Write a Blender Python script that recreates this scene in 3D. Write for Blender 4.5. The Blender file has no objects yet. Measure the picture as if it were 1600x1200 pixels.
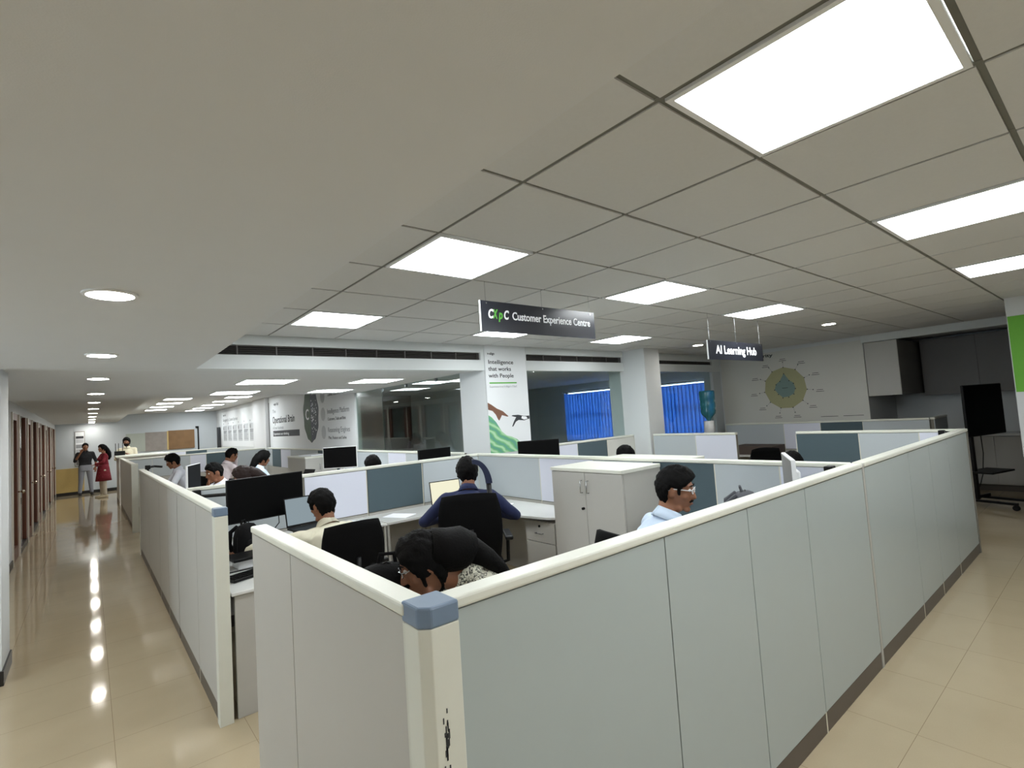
import bpy, bmesh, math, random
import numpy as np
from mathutils import Vector, Matrix, noise
PI = math.pi
random.seed(7)
SC = bpy.context.scene
C = SC.collection
V = Vector

# ------------------------------------------------------------------ camera
YAW, PITCH, ROLL, FPX, H = .692519, .0606676, -.0658841, 800.70, 1.68
_F = V((math.sin(YAW)*math.cos(PITCH), math.cos(YAW)*math.cos(PITCH), math.sin(PITCH)))
_R0 = V((math.cos(YAW), -math.sin(YAW), 0)); _U0 = _R0.cross(_F)
_R = math.cos(ROLL)*_R0 + math.sin(ROLL)*_U0
_U = -math.sin(ROLL)*_R0 + math.cos(ROLL)*_U0
cam = bpy.data.cameras.new('camera'); camo = bpy.data.objects.new('camera', cam); C.objects.link(camo)
cam.sensor_width = 36; cam.lens = 36*FPX/1600; cam.clip_start = .05; cam.clip_end = 200
camo.matrix_world = Matrix(((_R.x, _U.x, -_F.x, 0), (_R.y, _U.y, -_F.y, 0), (_R.z, _U.z, -_F.z, H), (0, 0, 0, 1)))
SC.camera = camo

# ------------------------------------------------------------------ world, exposure
w = bpy.data.worlds.new('daylight'); SC.world = w; w.use_nodes = True
w.node_tree.nodes['Background'].inputs[0].default_value = (.75, .88, 1, 1)
w.node_tree.nodes['Background'].inputs[1].default_value = 5.0
SC.view_settings.view_transform = 'Standard'; SC.view_settings.look = 'None'
SC.view_settings.gamma = 1; SC.view_settings.use_curve_mapping = False
SC.view_settings.exposure = 1.15
PANEL_L = 9.0        # radiance of the square ceiling panels
DOWN_L = 62.0        # radiance of the round downlights

# ------------------------------------------------------------------ materials
def lin(c):
    return tuple(((x/255)/12.92 if x/255 <= .04045 else ((x/255+.055)/1.055)**2.4) for x in c)
def mat(name, rgb, rough=.6, metal=0, var=.04, scale=30, bump=0, bscale=200, spec=None, coat=0, trans=0, alpha=1):
    m = bpy.data.materials.new(name); m.use_nodes = True
    nt = m.node_tree; b = nt.nodes['Principled BSDF']
    col = lin(rgb)
    b.inputs['Roughness'].default_value = rough; b.inputs['Metallic'].default_value = metal
    if spec is not None: b.inputs['Specular IOR Level'].default_value = spec
    if coat: b.inputs['Coat Weight'].default_value = coat; b.inputs['Coat Roughness'].default_value = .08
    if trans: b.inputs['Transmission Weight'].default_value = trans
    tc = nt.nodes.new('ShaderNodeTexCoord')
    n = nt.nodes.new('ShaderNodeTexNoise'); n.inputs['Scale'].default_value = scale; n.inputs['Detail'].default_value = 3
    nt.links.new(tc.outputs['Object'], n.inputs['Vector'])
    mx = nt.nodes.new('ShaderNodeMix'); mx.data_type = 'RGBA'
    mx.inputs[6].default_value = (*[max(0, c*(1-var)) for c in col], 1)
    mx.inputs[7].default_value = (*[min(1, c*(1+var)) for c in col], 1)
    nt.links.new(n.outputs['Fac'], mx.inputs[0]); nt.links.new(mx.outputs[2], b.inputs['Base Color'])
    if bump:
        n2 = nt.nodes.new('ShaderNodeTexNoise'); n2.inputs['Scale'].default_value = bscale; n2.inputs['Detail'].default_value = 2
        nt.links.new(tc.outputs['Object'], n2.inputs['Vector'])
        bp = nt.nodes.new('ShaderNodeBump'); bp.inputs['Strength'].default_value = bump; bp.inputs['Distance'].default_value = .01
        nt.links.new(n2.outputs['Fac'], bp.inputs['Height']); nt.links.new(bp.outputs['Normal'], b.inputs['Normal'])
    return m
def emis(name, rgb, s):
    m = bpy.data.materials.new(name); m.use_nodes = True; nt = m.node_tree; nt.nodes.clear()
    e = nt.nodes.new('ShaderNodeEmission'); o = nt.nodes.new('ShaderNodeOutputMaterial')
    e.inputs[0].default_value = (*rgb, 1); e.inputs[1].default_value = s
    nt.links.new(e.outputs[0], o.inputs[0]); return m

M = {}
M['gypsum'] = mat('painted_gypsum', (210, 211, 212), .9, var=.02, scale=4, bump=.05, bscale=300)
M['tile'] = mat('ceiling_tile', (208, 208, 207), .95, var=.03, scale=60, bump=.15, bscale=500)
M['tee'] = mat('ceiling_tee', (112, 112, 104), .6)
M['wall'] = mat('wall_paint', (206, 209, 210), .8, var=.02, scale=3)
M['wallblue'] = mat('wall_paint_far', (198, 204, 208), .8, var=.02, scale=3)
M['beam'] = mat('beam_paint', (214, 218, 218), .8, var=.02, scale=3)
M['lam'] = mat('laminate_offwhite', (178, 176, 170), .38, var=.015, scale=8, spec=.4)
M['lamcool'] = mat('laminate_pale_grey', (166, 175, 174), .32, var=.015, scale=8, spec=.45)
M['cap'] = mat('top_rail_cream', (216, 217, 206), .35, var=.03, scale=25)
M['post'] = mat('post_cream', (210, 211, 200), .4, var=.03, scale=12)
M['bluecap'] = mat('post_cap_blue_grey', (110, 128, 150), .35, var=.06)
M['kick'] = mat('kick_plate', (84, 76, 68), .45, var=.06)
M['frame'] = mat('partition_frame', (120, 116, 106), .5)
M['fabl'] = mat('tack_board_grey', (178, 185, 189), .85, var=.03, scale=250, bump=.1, bscale=900)
M['fabd'] = mat('tack_board_teal', (72, 88, 95), .85, var=.05, scale=250, bump=.1, bscale=900)
M['wb'] = mat('marker_board', (212, 215, 228), .3, var=.01)
M['desk'] = mat('desk_laminate', (206, 207, 204), .22, var=.02, scale=20, spec=.6)
M['edge'] = mat('desk_edge', (208, 205, 188), .4)
M['black'] = mat('black_plastic', (7, 7, 8), .45, var=.1, spec=.25)
M['mesh'] = mat('black_mesh_fabric', (5, 5, 6), .85, var=.3, scale=160, bump=.2, bscale=260, spec=.12)
M['screen'] = mat('dark_screen', (3, 3, 4), .5, var=.1, spec=.12)
M['steel'] = mat('brushed_steel', (170, 172, 175), .25, metal=1)
M['brass'] = mat('door_knob_metal', (200, 190, 170), .25, metal=1)
M['white'] = mat('white_plastic', (228, 229, 230), .35, var=.02)
M['paper'] = mat('paper', (236, 238, 243), .7, var=.02)
M['brown'] = mat('door_wood', (96, 52, 32), .35, var=.25, scale=9)
M['doorframe'] = mat('door_frame_paint', (214, 208, 196), .5)
M['skirt'] = mat('black_skirting', (32, 30, 30), .35)
M['tan'] = mat('tan_board', (206, 178, 112), .6, var=.06)
M['signd'] = mat('sign_board', (36, 38, 46), .25, var=.03)
M['signw'] = mat('sign_letters_white', (240, 242, 245), .5)
M['green'] = mat('green_print', (88, 170, 62), .6)
M['greenw'] = mat('green_wall_stripe', (98, 168, 44), .6, var=.05)
M['ink'] = mat('dark_ink', (52, 54, 58), .7)
M['grey'] = mat('grey_ink', (150, 153, 157), .7)
M['lgrey'] = mat('pale_grey_ink', (196, 199, 202), .7)
M['poster'] = mat('poster_vinyl', (230, 233, 235), .55, var=.01, scale=4)
M['posterw'] = mat('poster_vinyl_warm', (205, 204, 197), .55, var=.01, scale=4)
M['khaki'] = mat('khaki_print', (168, 166, 128), .7)
M['tealp'] = mat('teal_print', (118, 142, 138), .7)
M['cabg'] = mat('grey_cupboard', (118, 116, 114), .6, var=.04)
M['grille'] = mat('grille_dark', (40, 36, 35), .6)
M['slat'] = mat('grille_slat', (92, 88, 86), .5)
M['wood1'] = mat('grey_board', (150, 142, 136), .6, var=.22, scale=5)
M['wood2'] = mat('brown_board', (128, 96, 60), .6, var=.2, scale=5)
M['boardpale'] = mat('pale_board', (176, 182, 172), .6)
M['bag'] = mat('bag_fabric', (12, 12, 14), .85, spec=.15, var=.2, bump=.3, bscale=80)
M['bagg'] = mat('bag_fabric_grey', (70, 72, 78), .8, var=.15, bump=.3, bscale=80)
M['bagn'] = mat('headrest_navy', (26, 34, 62), .8)
M['skin'] = mat('skin_brown', (134, 88, 62), .55, var=.06, scale=25)
M['skin2'] = mat('skin_deep_brown', (124, 80, 56), .55, var=.06, scale=25)
M['hair'] = mat('black_hair', (6, 5, 5), .68, var=.5, scale=90, bump=.3, bscale=110, spec=.12)
M['hairb'] = mat('dark_brown_hair', (34, 18, 14), .6, var=.5, scale=90, bump=.35, bscale=110, spec=.3)
M['eye'] = mat('eye_white', (215, 210, 205), .3)
M['iris'] = mat('iris_dark', (20, 12, 8), .2)
M['lip'] = mat('lips', (112, 62, 52), .5)
def cloth(n, c, **k): return mat(n, c, .85, var=.05, scale=40, bump=.55, bscale=14, **k)
M['beige'] = cloth('beige_shirt', (206, 202, 182))
M['navy'] = cloth('navy_shirt', (26, 36, 74))
M['blue'] = cloth('pale_blue_shirt', (196, 212, 232))
M['whites'] = cloth('white_shirt', (226, 228, 238))
M['pinks'] = cloth('pinkish_shirt', (226, 214, 218))
M['creams'] = cloth('cream_shirt', (224, 216, 190))
M['blacks'] = cloth('black_shirt', (18, 19, 24))
M['trous'] = cloth('dark_trousers', (34, 35, 42))
M['greyt'] = cloth('grey_trousers', (132, 134, 142))
M['beiget'] = cloth('beige_trousers', (188, 178, 160))
M['shoe'] = mat('dark_shoe', (24, 22, 22), .4)
M['sandal'] = mat('pale_sandal', (188, 176, 150), .5)

def voro_cloth(name, base, spot, scale, lo, hi):
    m = mat(name, base, .85); nt = m.node_tree; b = nt.nodes['Principled BSDF']
    tc = nt.nodes.new('ShaderNodeTexCoord'); v = nt.nodes.new('ShaderNodeTexVoronoi'); v.inputs['Scale'].default_value = scale
    dn = nt.nodes.new('ShaderNodeTexNoise'); dn.inputs['Scale'].default_value = scale*1.3; nt.links.new(tc.outputs['Object'], dn.inputs['Vector'])
    vm = nt.nodes.new('ShaderNodeVectorMath'); vm.operation = 'MULTIPLY_ADD'; nt.links.new(dn.outputs['Color'], vm.inputs[0]); vm.inputs[1].default_value = (.03, .03, .03); nt.links.new(tc.outputs['Object'], vm.inputs[2])
    nt.links.new(vm.outputs[0], v.inputs['Vector'])
    r = nt.nodes.new('ShaderNodeValToRGB'); e = r.color_ramp.elements
    e[0].position = lo; e[0].color = (*lin(base), 1); e[1].position = lo+.03; e[1].color = (*lin(spot), 1)
    e2 = e.new(hi); e2.color = (*lin(spot), 1); e3 = e.new(hi+.03); e3.color = (*lin(base), 1)
    nt.links.new(v.outputs['Distance'], r.inputs[0]); nt.links.new(r.outputs[0], b.inputs['Base Color']); return m
M['leopard'] = voro_cloth('leopard_print', (214, 212, 196), (70, 70, 64), 50, .34, .50)
M['redk'] = voro_cloth('red_patterned_kurta', (112, 14, 30), (170, 86, 92), 26, .0, .16)

# floor: glossy beige tile, 0.6 m, thin grout lines
def floor_mat():
    m = bpy.data.materials.new('vitrified_floor_tile'); m.use_nodes = True; nt = m.node_tree; N = nt.nodes; L = nt.links
    b = N['Principled BSDF']; tc = N.new('ShaderNodeTexCoord'); sp = N.new('ShaderNodeSeparateXYZ'); L.new(tc.outputs['Object'], sp.inputs[0])
    def line(sock, off):
        a = N.new('ShaderNodeMath'); a.operation = 'SUBTRACT'; L.new(sock, a.inputs[0]); a.inputs[1].default_value = off-.3
        d = N.new('ShaderNodeMath'); d.operation = 'DIVIDE'; L.new(a.outputs[0], d.inputs[0]); d.inputs[1].default_value = .6
        f = N.new('ShaderNodeMath'); f.operation = 'FRACT'; L.new(d.outputs[0], f.inputs[0])
        s = N.new('ShaderNodeMath'); s.operation = 'SUBTRACT'; L.new(f.outputs[0], s.inputs[0]); s.inputs[1].default_value = .5
        q = N.new('ShaderNodeMath'); q.operation = 'ABSOLUTE'; L.new(s.outputs[0], q.inputs[0])
        c = N.new('ShaderNodeMath'); c.operation = 'LESS_THAN'; L.new(q.outputs[0], c.inputs[0]); c.inputs[1].default_value = .0024
        return c.outputs[0]
    mx = N.new('ShaderNodeMath'); mx.operation = 'MAXIMUM'; L.new(line(sp.outputs[0], .09), mx.inputs[0]); L.new(line(sp.outputs[1], .817), mx.inputs[1])
    n = N.new('ShaderNodeTexNoise'); n.inputs['Scale'].default_value = 2.2; n.inputs['Detail'].default_value = 8; L.new(tc.outputs['Object'], n.inputs['Vector'])
    n3 = N.new('ShaderNodeTexNoise'); n3.inputs['Scale'].default_value = 160; L.new(tc.outputs['Object'], n3.inputs['Vector'])
    ad = N.new('ShaderNodeMath'); ad.operation = 'MULTIPLY_ADD'; L.new(n3.outputs['Fac'], ad.inputs[0]); ad.inputs[1].default_value = .35; L.new(n.outputs['Fac'], ad.inputs[2])
    c1 = N.new('ShaderNodeMix'); c1.data_type = 'RGBA'; L.new(ad.outputs[0], c1.inputs[0])
    c1.inputs[6].default_value = (*lin((162, 148, 122)), 1); c1.inputs[7].default_value = (*lin((180, 165, 138)), 1)
    c2 = N.new('ShaderNodeMix'); c2.data_type = 'RGBA'; L.new(mx.outputs[0], c2.inputs[0]); L.new(c1.outputs[2], c2.inputs[6])
    c2.inputs[7].default_value = (*lin((140, 124, 100)), 1); L.new(c2.outputs[2], b.inputs['Base Color'])
    r = N.new('ShaderNodeMapRange'); L.new(n.outputs['Fac'], r.inputs[0]); r.inputs[3].default_value = .045; r.inputs[4].default_value = .085
    L.new(r.outputs[0], b.inputs['Roughness']); b.inputs['Specular IOR Level'].default_value = .4
    n2 = N.new('ShaderNodeTexNoise'); n2.inputs['Scale'].default_value = 5; L.new(tc.outputs['Object'], n2.inputs['Vector'])
    bp = N.new('ShaderNodeBump'); bp.inputs['Strength'].default_value = .03; bp.inputs['Distance'].default_value = .01
    L.new(n2.outputs['Fac'], bp.inputs['Height']); L.new(bp.outputs['Normal'], b.inputs['Normal'])
    return m
M['floor'] = floor_mat()
M['panel_on'] = emis('panel_diffuser', (.94, .985, 1), PANEL_L)
M['down_on'] = emis('downlight_diffuser', (1, .96, .88), DOWN_L)
M['lapscreen'] = emis('lit_laptop_screen', (.26, .32, .35), .45)
M['lapscreen2'] = emis('lit_laptop_screen_cream', (.74, .72, .54), .55)
def glass(name, tint, rough=0.0, a=.15):
    m = bpy.data.materials.new(name); m.use_nodes = True; nt = m.node_tree; nt.nodes.clear()
    o = nt.nodes.new('ShaderNodeOutputMaterial'); t = nt.nodes.new('ShaderNodeBsdfTransparent'); t.inputs[0].default_value = (*tint, 1)
    g = nt.nodes.new('ShaderNodeBsdfGlossy'); g.inputs['Roughness'].default_value = rough
    f = nt.nodes.new('ShaderNodeLayerWeight'); f.inputs[0].default_value = .5
    pw = nt.nodes.new('ShaderNodeMath'); pw.operation = 'POWER'; pw.inputs[1].default_value = 4; nt.links.new(f.outputs[1], pw.inputs[0])
    mu = nt.nodes.new('ShaderNodeMath'); mu.operation = 'MULTIPLY_ADD'; mu.inputs[1].default_value = .9; mu.inputs[2].default_value = a
    nt.links.new(pw.outputs[0], mu.inputs[0])
    x = nt.nodes.new('ShaderNodeMixShader'); nt.links.new(mu.outputs[0], x.inputs[0]); nt.links.new(t.outputs[0], x.inputs[1]); nt.links.new(g.outputs[0], x.inputs[2])
    nt.links.new(x.outputs[0], o.inputs[0]); return m
M['glass'] = glass('window_glass', (.80, .86, .85), a=.03)
M['glassclear'] = glass('outer_glass', (.97, .98, .98), a=.0)
M['glassf'] = glass('pale_glass', (.55, .66, .62), .12, a=.22)
M['bottle'] = mat('water_bottle_teal', (70, 150, 165), .12, var=.1, trans=.55)
def blind_mat():
    m = bpy.data.materials.new('blue_blind_fabric'); m.use_nodes = True; nt = m.node_tree; nt.nodes.clear()
    o = nt.nodes.new('ShaderNodeOutputMaterial'); d = nt.nodes.new('ShaderNodeBsdfDiffuse'); t = nt.nodes.new('ShaderNodeBsdfTranslucent')
    d.inputs[0].default_value = (*lin((70, 112, 186)), 1); t.inputs[0].default_value = (*lin((138, 176, 232)), 1)
    x = nt.nodes.new('ShaderNodeMixShader'); x.inputs[0].default_value = .5
    nt.links.new(d.outputs[0], x.inputs[1]); nt.links.new(t.outputs[0], x.inputs[2]); nt.links.new(x.outputs[0], o.inputs[0]); return m
M['blind'] = blind_mat()
def art_mat():   # generic green swirl print
    m = mat('green_swirl_print', (210, 224, 222), .55); nt = m.node_tree; b = nt.nodes['Principled BSDF']
    tc = nt.nodes.new('ShaderNodeTexCoord'); mp = nt.nodes.new('ShaderNodeMapping'); mp.inputs['Scale'].default_value = (3, 1, 5)
    nt.links.new(tc.outputs['Object'], mp.inputs[0])
    w_ = nt.nodes.new('ShaderNodeTexWave'); w_.inputs['Scale'].default_value = 1.1; w_.inputs['Distortion'].default_value = 5; w_.inputs['Detail'].default_value = 2
    w_.bands_direction = 'DIAGONAL'
    nt.links.new(mp.outputs[0], w_.inputs[0])
    r = nt.nodes.new('ShaderNodeValToRGB'); e = r.color_ramp.elements
    e[0].color = (*lin((96, 160, 140)), 1); e[1].color = (*lin((178, 216, 178)), 1); q = e.new(.5); q.color = (*lin((116, 184, 124)), 1)
    nt.links.new(w_.outputs['Fac'], r.inputs[0]); nt.links.new(r.outputs[0], b.inputs['Base Color']); return m
M['art'] = art_mat()

# ------------------------------------------------------------------ mesh helpers
class MB:
    def __init__(s): s.v = []; s.f = []
    def add(s, vs, fs):
        o = len(s.v); s.v += [tuple(p) for p in vs]; s.f += [tuple(i+o for i in f) for f in fs]; return s
    def box(s, x0, x1, y0, y1, z0, z1):
        return s.add([(x0,y0,z0),(x1,y0,z0),(x1,y1,z0),(x0,y1,z0),(x0,y0,z1),(x1,y0,z1),(x1,y1,z1),(x0,y1,z1)],
                     [(0,3,2,1),(4,5,6,7),(0,1,5,4),(1,2,6,5),(2,3,7,6),(3,0,4,7)])
    def obox(s, c, ex, ey, ez, sx, sy, sz):   # oriented box: centre, axes, full sizes
        c, ex, ey, ez = V(c), V(ex).normalized(), V(ey).normalized(), V(ez).normalized()
        vs = [c+ex*a*sx/2+ey*b*sy/2+ez*d*sz/2 for d in (-1,1) for b in (-1,1) for a in (-1,1)]
        return s.add(vs, [(0,2,3,1),(4,5,7,6),(0,1,5,4),(1,3,7,5),(3,2,6,7),(2,0,4,6)])
    def prism(s, poly, z0, z1):
        n = len(poly); vs = [(x,y,z0) for x,y in poly]+[(x,y,z1) for x,y in poly]
        return s.add(vs, [tuple(range(n))[::-1], tuple(range(n,2*n))]+[(i,(i+1)%n,n+(i+1)%n,n+i) for i in range(n)])
    def cyl(s, p0, p1, r0, r1=None, n=14, cap=True):
        p0, p1 = V(p0), V(p1); r1 = r0 if r1 is None else r1
        d = (p1-p0).normalized(); a = d.orthogonal().normalized(); b = d.cross(a)
        vs = [p0+(a*math.cos(t)+b*math.sin(t))*r0 for t in [2*PI*i/n for i in range(n)]]+[p1+(a*math.cos(t)+b*math.sin(t))*r1 for t in [2*PI*i/n for i in range(n)]]
        fs = [(i,(i+1)%n,n+(i+1)%n,n+i) for i in range(n)]
        if cap: fs += [tuple(range(n))[::-1], tuple(range(n,2*n))]
        return s.add(vs, fs)
    def tube(s, pts, r, n=8):
        pts = [V(p) for p in pts]; rings = []; a = None
        for i, p in enumerate(pts):
            d = (pts[min(i+1,len(pts)-1)]-pts[max(i-1,0)]).normalized()
            a = d.orthogonal().normalized() if a is None else (a-d*a.dot(d)).normalized(); b = d.cross(a)
            rr = r[i] if isinstance(r, (list, tuple)) else r
            rings.append([p+(a*math.cos(2*PI*k/n)+b*math.sin(2*PI*k/n))*rr for k in range(n)])
        vs = [q for g in rings for q in g]; m = len(rings)
        fs = [(i*n+k, i*n+(k+1)%n, (i+1)*n+(k+1)%n, (i+1)*n+k) for i in range(m-1) for k in range(n)]
        fs += [tuple(range(n))[::-1], tuple((m-1)*n+k for k in range(n))]
        return s.add(vs, fs)
    def lathe(s, prof, c=(0,0), n=24):
        vs = [(c[0]+r*math.cos(2*PI*k/n), c[1]+r*math.sin(2*PI*k/n), z) for r, z in prof for k in range(n)]; m = len(prof)
        fs = [(i*n+k, i*n+(k+1)%n, (i+1)*n+(k+1)%n, (i+1)*n+k) for i in range(m-1) for k in range(n)]
        fs += [tuple(range(n))[::-1], tuple((m-1)*n+k for k in range(n))]
        return s.add(vs, fs)
    def ell(s, c, rx, ry, rz, n=18, m=12, rot=None):
        c = V(c); vs = []
        for i in range(m+1):
            t = PI*i/m
            for k in range(n):
                p = V((rx*math.sin(t)*math.cos(2*PI*k/n), ry*math.sin(t)*math.sin(2*PI*k/n), rz*math.cos(t)))
                if rot is not None: p = rot @ p
                vs.append(c+p)
        return s.add(vs, [(i*n+k, (i+1)*n+k, (i+1)*n+(k+1)%n, i*n+(k+1)%n) for i in range(m) for k in range(n)])
    def caps(s, p0, p1, r0, r1, n=14):    # tapered capsule
        p0, p1 = V(p0), V(p1); d = p1-p0; L = max(d.length, 1e-5); d = d/L; pts = []; rs = []
        for t in (-.98, -.8, -.5, 0): pts.append(p0+d*r0*t); rs.append(r0*math.sqrt(1-t*t))
        for t in (.25, .5, .75): pts.append(p0+d*L*t); rs.append(r0+(r1-r0)*t)
        for t in (0, .5, .8, .98): pts.append(p1+d*r1*t); rs.append(r1*math.sqrt(1-t*t))
        return s.tube(pts, rs, n)
    def loft(s, secs, n=24, p=2.4):       # secs: (centre, side axis, depth axis, rx, ry)
        vs = []
        for c, sx, sy, rx, ry in secs:
            c, sx, sy = V(c), V(sx).normalized(), V(sy).normalized()
            for k in range(n):
                a = 2*PI*k/n; ca, sa = math.cos(a), math.sin(a)
                vs.append(c+sx*rx*math.copysign(abs(ca)**(2/p), ca)+sy*ry*math.copysign(abs(sa)**(2/p), sa))
        m = len(secs)
        fs = [(i*n+k, i*n+(k+1)%n, (i+1)*n+(k+1)%n, (i+1)*n+k) for i in range(m-1) for k in range(n)]
        fs += [tuple(range(n))[::-1], tuple((m-1)*n+k for k in range(n))]
        return s.add(vs, fs)
    def build(s, name, m, parent=None, smooth=False, bevel=0, kind=None, label=None):
        me = bpy.data.meshes.new(name); me.from_pydata(s.v, [], s.f); me.update()
        bm = bmesh.new(); bm.from_mesh(me); bmesh.ops.recalc_face_normals(bm, faces=bm.faces); bm.to_mesh(me); bm.free()
        me.materials.append(m if not isinstance(m, str) else M[m])
        if smooth: me.polygons.foreach_set('use_smooth', [True]*len(me.polygons))
        o = bpy.data.objects.new(name, me); C.objects.link(o)
        if parent: o.parent = parent
        if bevel:
            b = o.modifiers.new('bevel', 'BEVEL'); b.width = bevel; b.segments = 2; b.limit_method = 'ANGLE'
        if kind: o['kind'] = kind
        if label: o['label'] = label
        return o
def box(*a): return MB().box(*a)
def tag(o, label, cat, group=None):
    o['label'] = label; o['category'] = cat
    if group: o['group'] = group
    return o
def thing(name, label, cat, loc=(0,0,0), rz=0, group=None):
    o = bpy.data.objects.new(name, None); C.objects.link(o); o.location = loc; o.rotation_euler = (0,0,rz)
    o.empty_display_size = .1
    return tag(o, label, cat, group)
def dup(root, loc, rz, label, group=None):
    def cp(o, par):
        c = o.copy(); C.objects.link(c); c.parent = par
        for ch in KIDS.get(o.name, []): cp(ch, c)
        return c
    KIDS = {}
    for o in list(C.objects):
        if o.parent: KIDS.setdefault(o.parent.name, []).append(o)
    r = cp(root, None); r.location = loc; r.rotation_euler = (0,0,rz); r['label'] = label
    if group: r['group'] = group
    return r
def struct(o): o['kind'] = 'structure'; return o
def text(s, o, xd, up, size, m, parent, name='lettering', width=None, bold=0, shear=0, align='LEFT', depth=.0015):
    cu = bpy.data.curves.new(name, 'FONT'); cu.body = s; cu.size = size; cu.offset = bold; cu.extrude = depth/2; cu.shear = shear
    cu.align_x = align; cu.resolution_u = 3
    t = bpy.data.objects.new('tmp', cu); C.objects.link(t)
    bpy.context.view_layer.update()
    me = bpy.data.meshes.new_from_object(t.evaluated_get(bpy.context.evaluated_depsgraph_get()))
    C.objects.unlink(t); bpy.data.objects.remove(t)
    me.materials.clear(); me.materials.append(M[m])
    xd, up = V(xd), V(up); nn = xd.cross(up)
    sx = 1
    if width and len(me.vertices):
        xs = [v.co.x for v in me.vertices]; sx = width/(max(xs)-min(xs))
    o = V(o)
    me.transform(Matrix(((xd.x*sx, up.x, nn.x, o.x), (xd.y*sx, up.y, nn.y, o.y), (xd.z*sx, up.z, nn.z, o.z), (0,0,0,1))))
    ob = bpy.data.objects.new(name, me); C.objects.link(ob); ob.parent = parent
    return ob
ZU = (0,0,1)

# ================================================================== SETTING
ZC, ZA, ZB, ZK, ZD = 2.61, 2.266, 2.28, 2.35, 2.60
XE = .728          # edge of the lower gypsum ceiling
YB = 5.30          # bulkhead plane
struct(MB().box(-3.6, 12.6, -4.2, 23.2, -.1, 0).build('floor', 'floor'))
# gypsum ceilings
struct(box(-3.6, XE, -4.2, YB, ZA, ZC+.2).build('ceiling_corridor', 'gypsum'))
struct(box(-3.6, 3.95, YB+.16, 9.16, ZB, ZC+.2).build('ceiling_lowered', 'gypsum'))
struct(box(-3.6, .78, 9.16, 22.8, ZK, ZC+.2).build('ceiling_far_corridor', 'gypsum'))
struct(box(.78, 3.95, 9.16, 22.8, ZD, ZC+.2).build('ceiling_far_office', 'gypsum'))
struct(box(3.95, 12.6, YB+.16, 22.8, 2.38, ZC+.2).build('ceiling_rear_rooms', 'gypsum'))
struct(box(9.98, 12.6, -4.2, YB+.16, 2.55, ZC+.2).build('ceiling_recess', 'gypsum'))
# grid ceiling
PX, PY, GX, GY = .6505, .64, 1.353, .84
xs = [XE]+[GX+PX*i for i in range(0, 14) if GX+PX*i < 9.85]+[9.88]
ys = [YB]+[GY+PY*j for j in range(6, -9, -1)]+[-4.2]
LIGHTS = [(0,-1),(0,2),(0,5),(3,-1),(3,2),(3,5),(6,-1),(6,2),(6,5),(0,-4),(3,-4),(0,-7)]   # cell indices (x cell, y cell); rows behind the viewer are added for light
def cell(i, j): return GX+PX*i, GX+PX*(i+1), GY+PY*j, GY+PY*(j+1)
lit = [cell(i, j) for i, j in LIGHTS]
tm = MB(); g = .010
for a, b in zip(xs[:-1], xs[1:]):
    for d, c in zip(ys[:-1], ys[1:]):
        cx, cy = (a+b)/2, (c+d)/2
        if any(l[0] < cx < l[1] and l[2] < cy < l[3] for l in lit): continue
        tm.box(a+g, b-g, c+g, d-g, ZC-.004, ZC+.02)
struct(tm.build('ceiling_tiles', 'tile'))
tb = MB()
for a in xs[1:-1]: tb.box(a-.013, a+.013, -4.2, YB, ZC+.001, ZC+.03)
for c in ys[1:-1]: tb.box(XE, 9.88, c-.009, c+.009, ZC+.002, ZC+.03)
struct(tb.build('trim_ceiling_tees', 'tee'))
struct(box(XE, 9.98, -4.2, YB+.16, ZC+.03, ZC+.2).build('ceiling_slab', 'gypsum'))
struct(box(9.88, 9.98, -4.2, 2.8, 2.49, ZC+.03).build('trim_recess_beam', 'beam'))
# bulkhead over the line of columns, with slots for the long air grilles
def bulkhead(name, x0, x1, g0, g1, zb, zg0, zg1):
    m = MB().box(x0, x1, YB, YB+.16, zb, zg0).box(x0, x1, YB, YB+.16, zg1, ZC+.05)
    m.box(x0, g0, YB, YB+.16, zg0, zg1).box(g1, x1, YB, YB+.16, zg0, zg1).box(g0, g1, YB+.1, YB+.16, zg0, zg1)
    struct(m.build(name, 'beam'))
bulkhead('wall_bulkhead_left', XE-.02, 3.95, XE, 3.90, ZB, 2.415, 2.51)
struct(box(-3.6, XE-.02, YB, YB+.16, ZB, ZC+.05).build('wall_bulkhead_corridor', 'beam'))
bulkhead('wall_bulkhead_middle', 4.66, 6.80, 4.68, 6.78, ZB, 2.42, 2.51)
bulkhead('wall_bulkhead_right', 7.20, 9.98, 7.22, 9.60, ZB, 2.415, 2.48)
def air_grille(x0, x1, z0, z1, n, label):
    t = thing('air_grille', label, 'air vent', ((x0+x1)/2, YB+.03, z0), 0, 'linear air grilles')
    c = (x0+x1)/2; h = z1-z0
    box(x0-c+.002, x1-c-.002, .05, .065, 0.002, h-.002).build('backing', 'grille', t)
    s = MB()
    for k in range(5):
        z = h*(k+.5)/5; s.obox((0, .012, z), (1,0,0), (0,1,-.5), (0,.5,1), x1-x0-.006, .018, .0022)
    s.build('louvre_blades', 'slat', t)
    for k in range(n+1):
        x = x0-c+.008+(x1-x0-.016)*k/n; box(x-.006, x+.006, -.002, .02, 0.001, h-.001).build('divider', 'slat', t)
air_grille(XE, 3.90, 2.415, 2.51, 9, 'long black linear air grille in the bulkhead left of the poster column')
air_grille(4.68, 6.78, 2.42, 2.51, 6, 'dark linear air grille in the bulkhead between the two white columns')
air_grille(7.22, 9.60, 2.415, 2.48, 5, 'short dark linear air grille in the bulkhead right of the white column')
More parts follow.
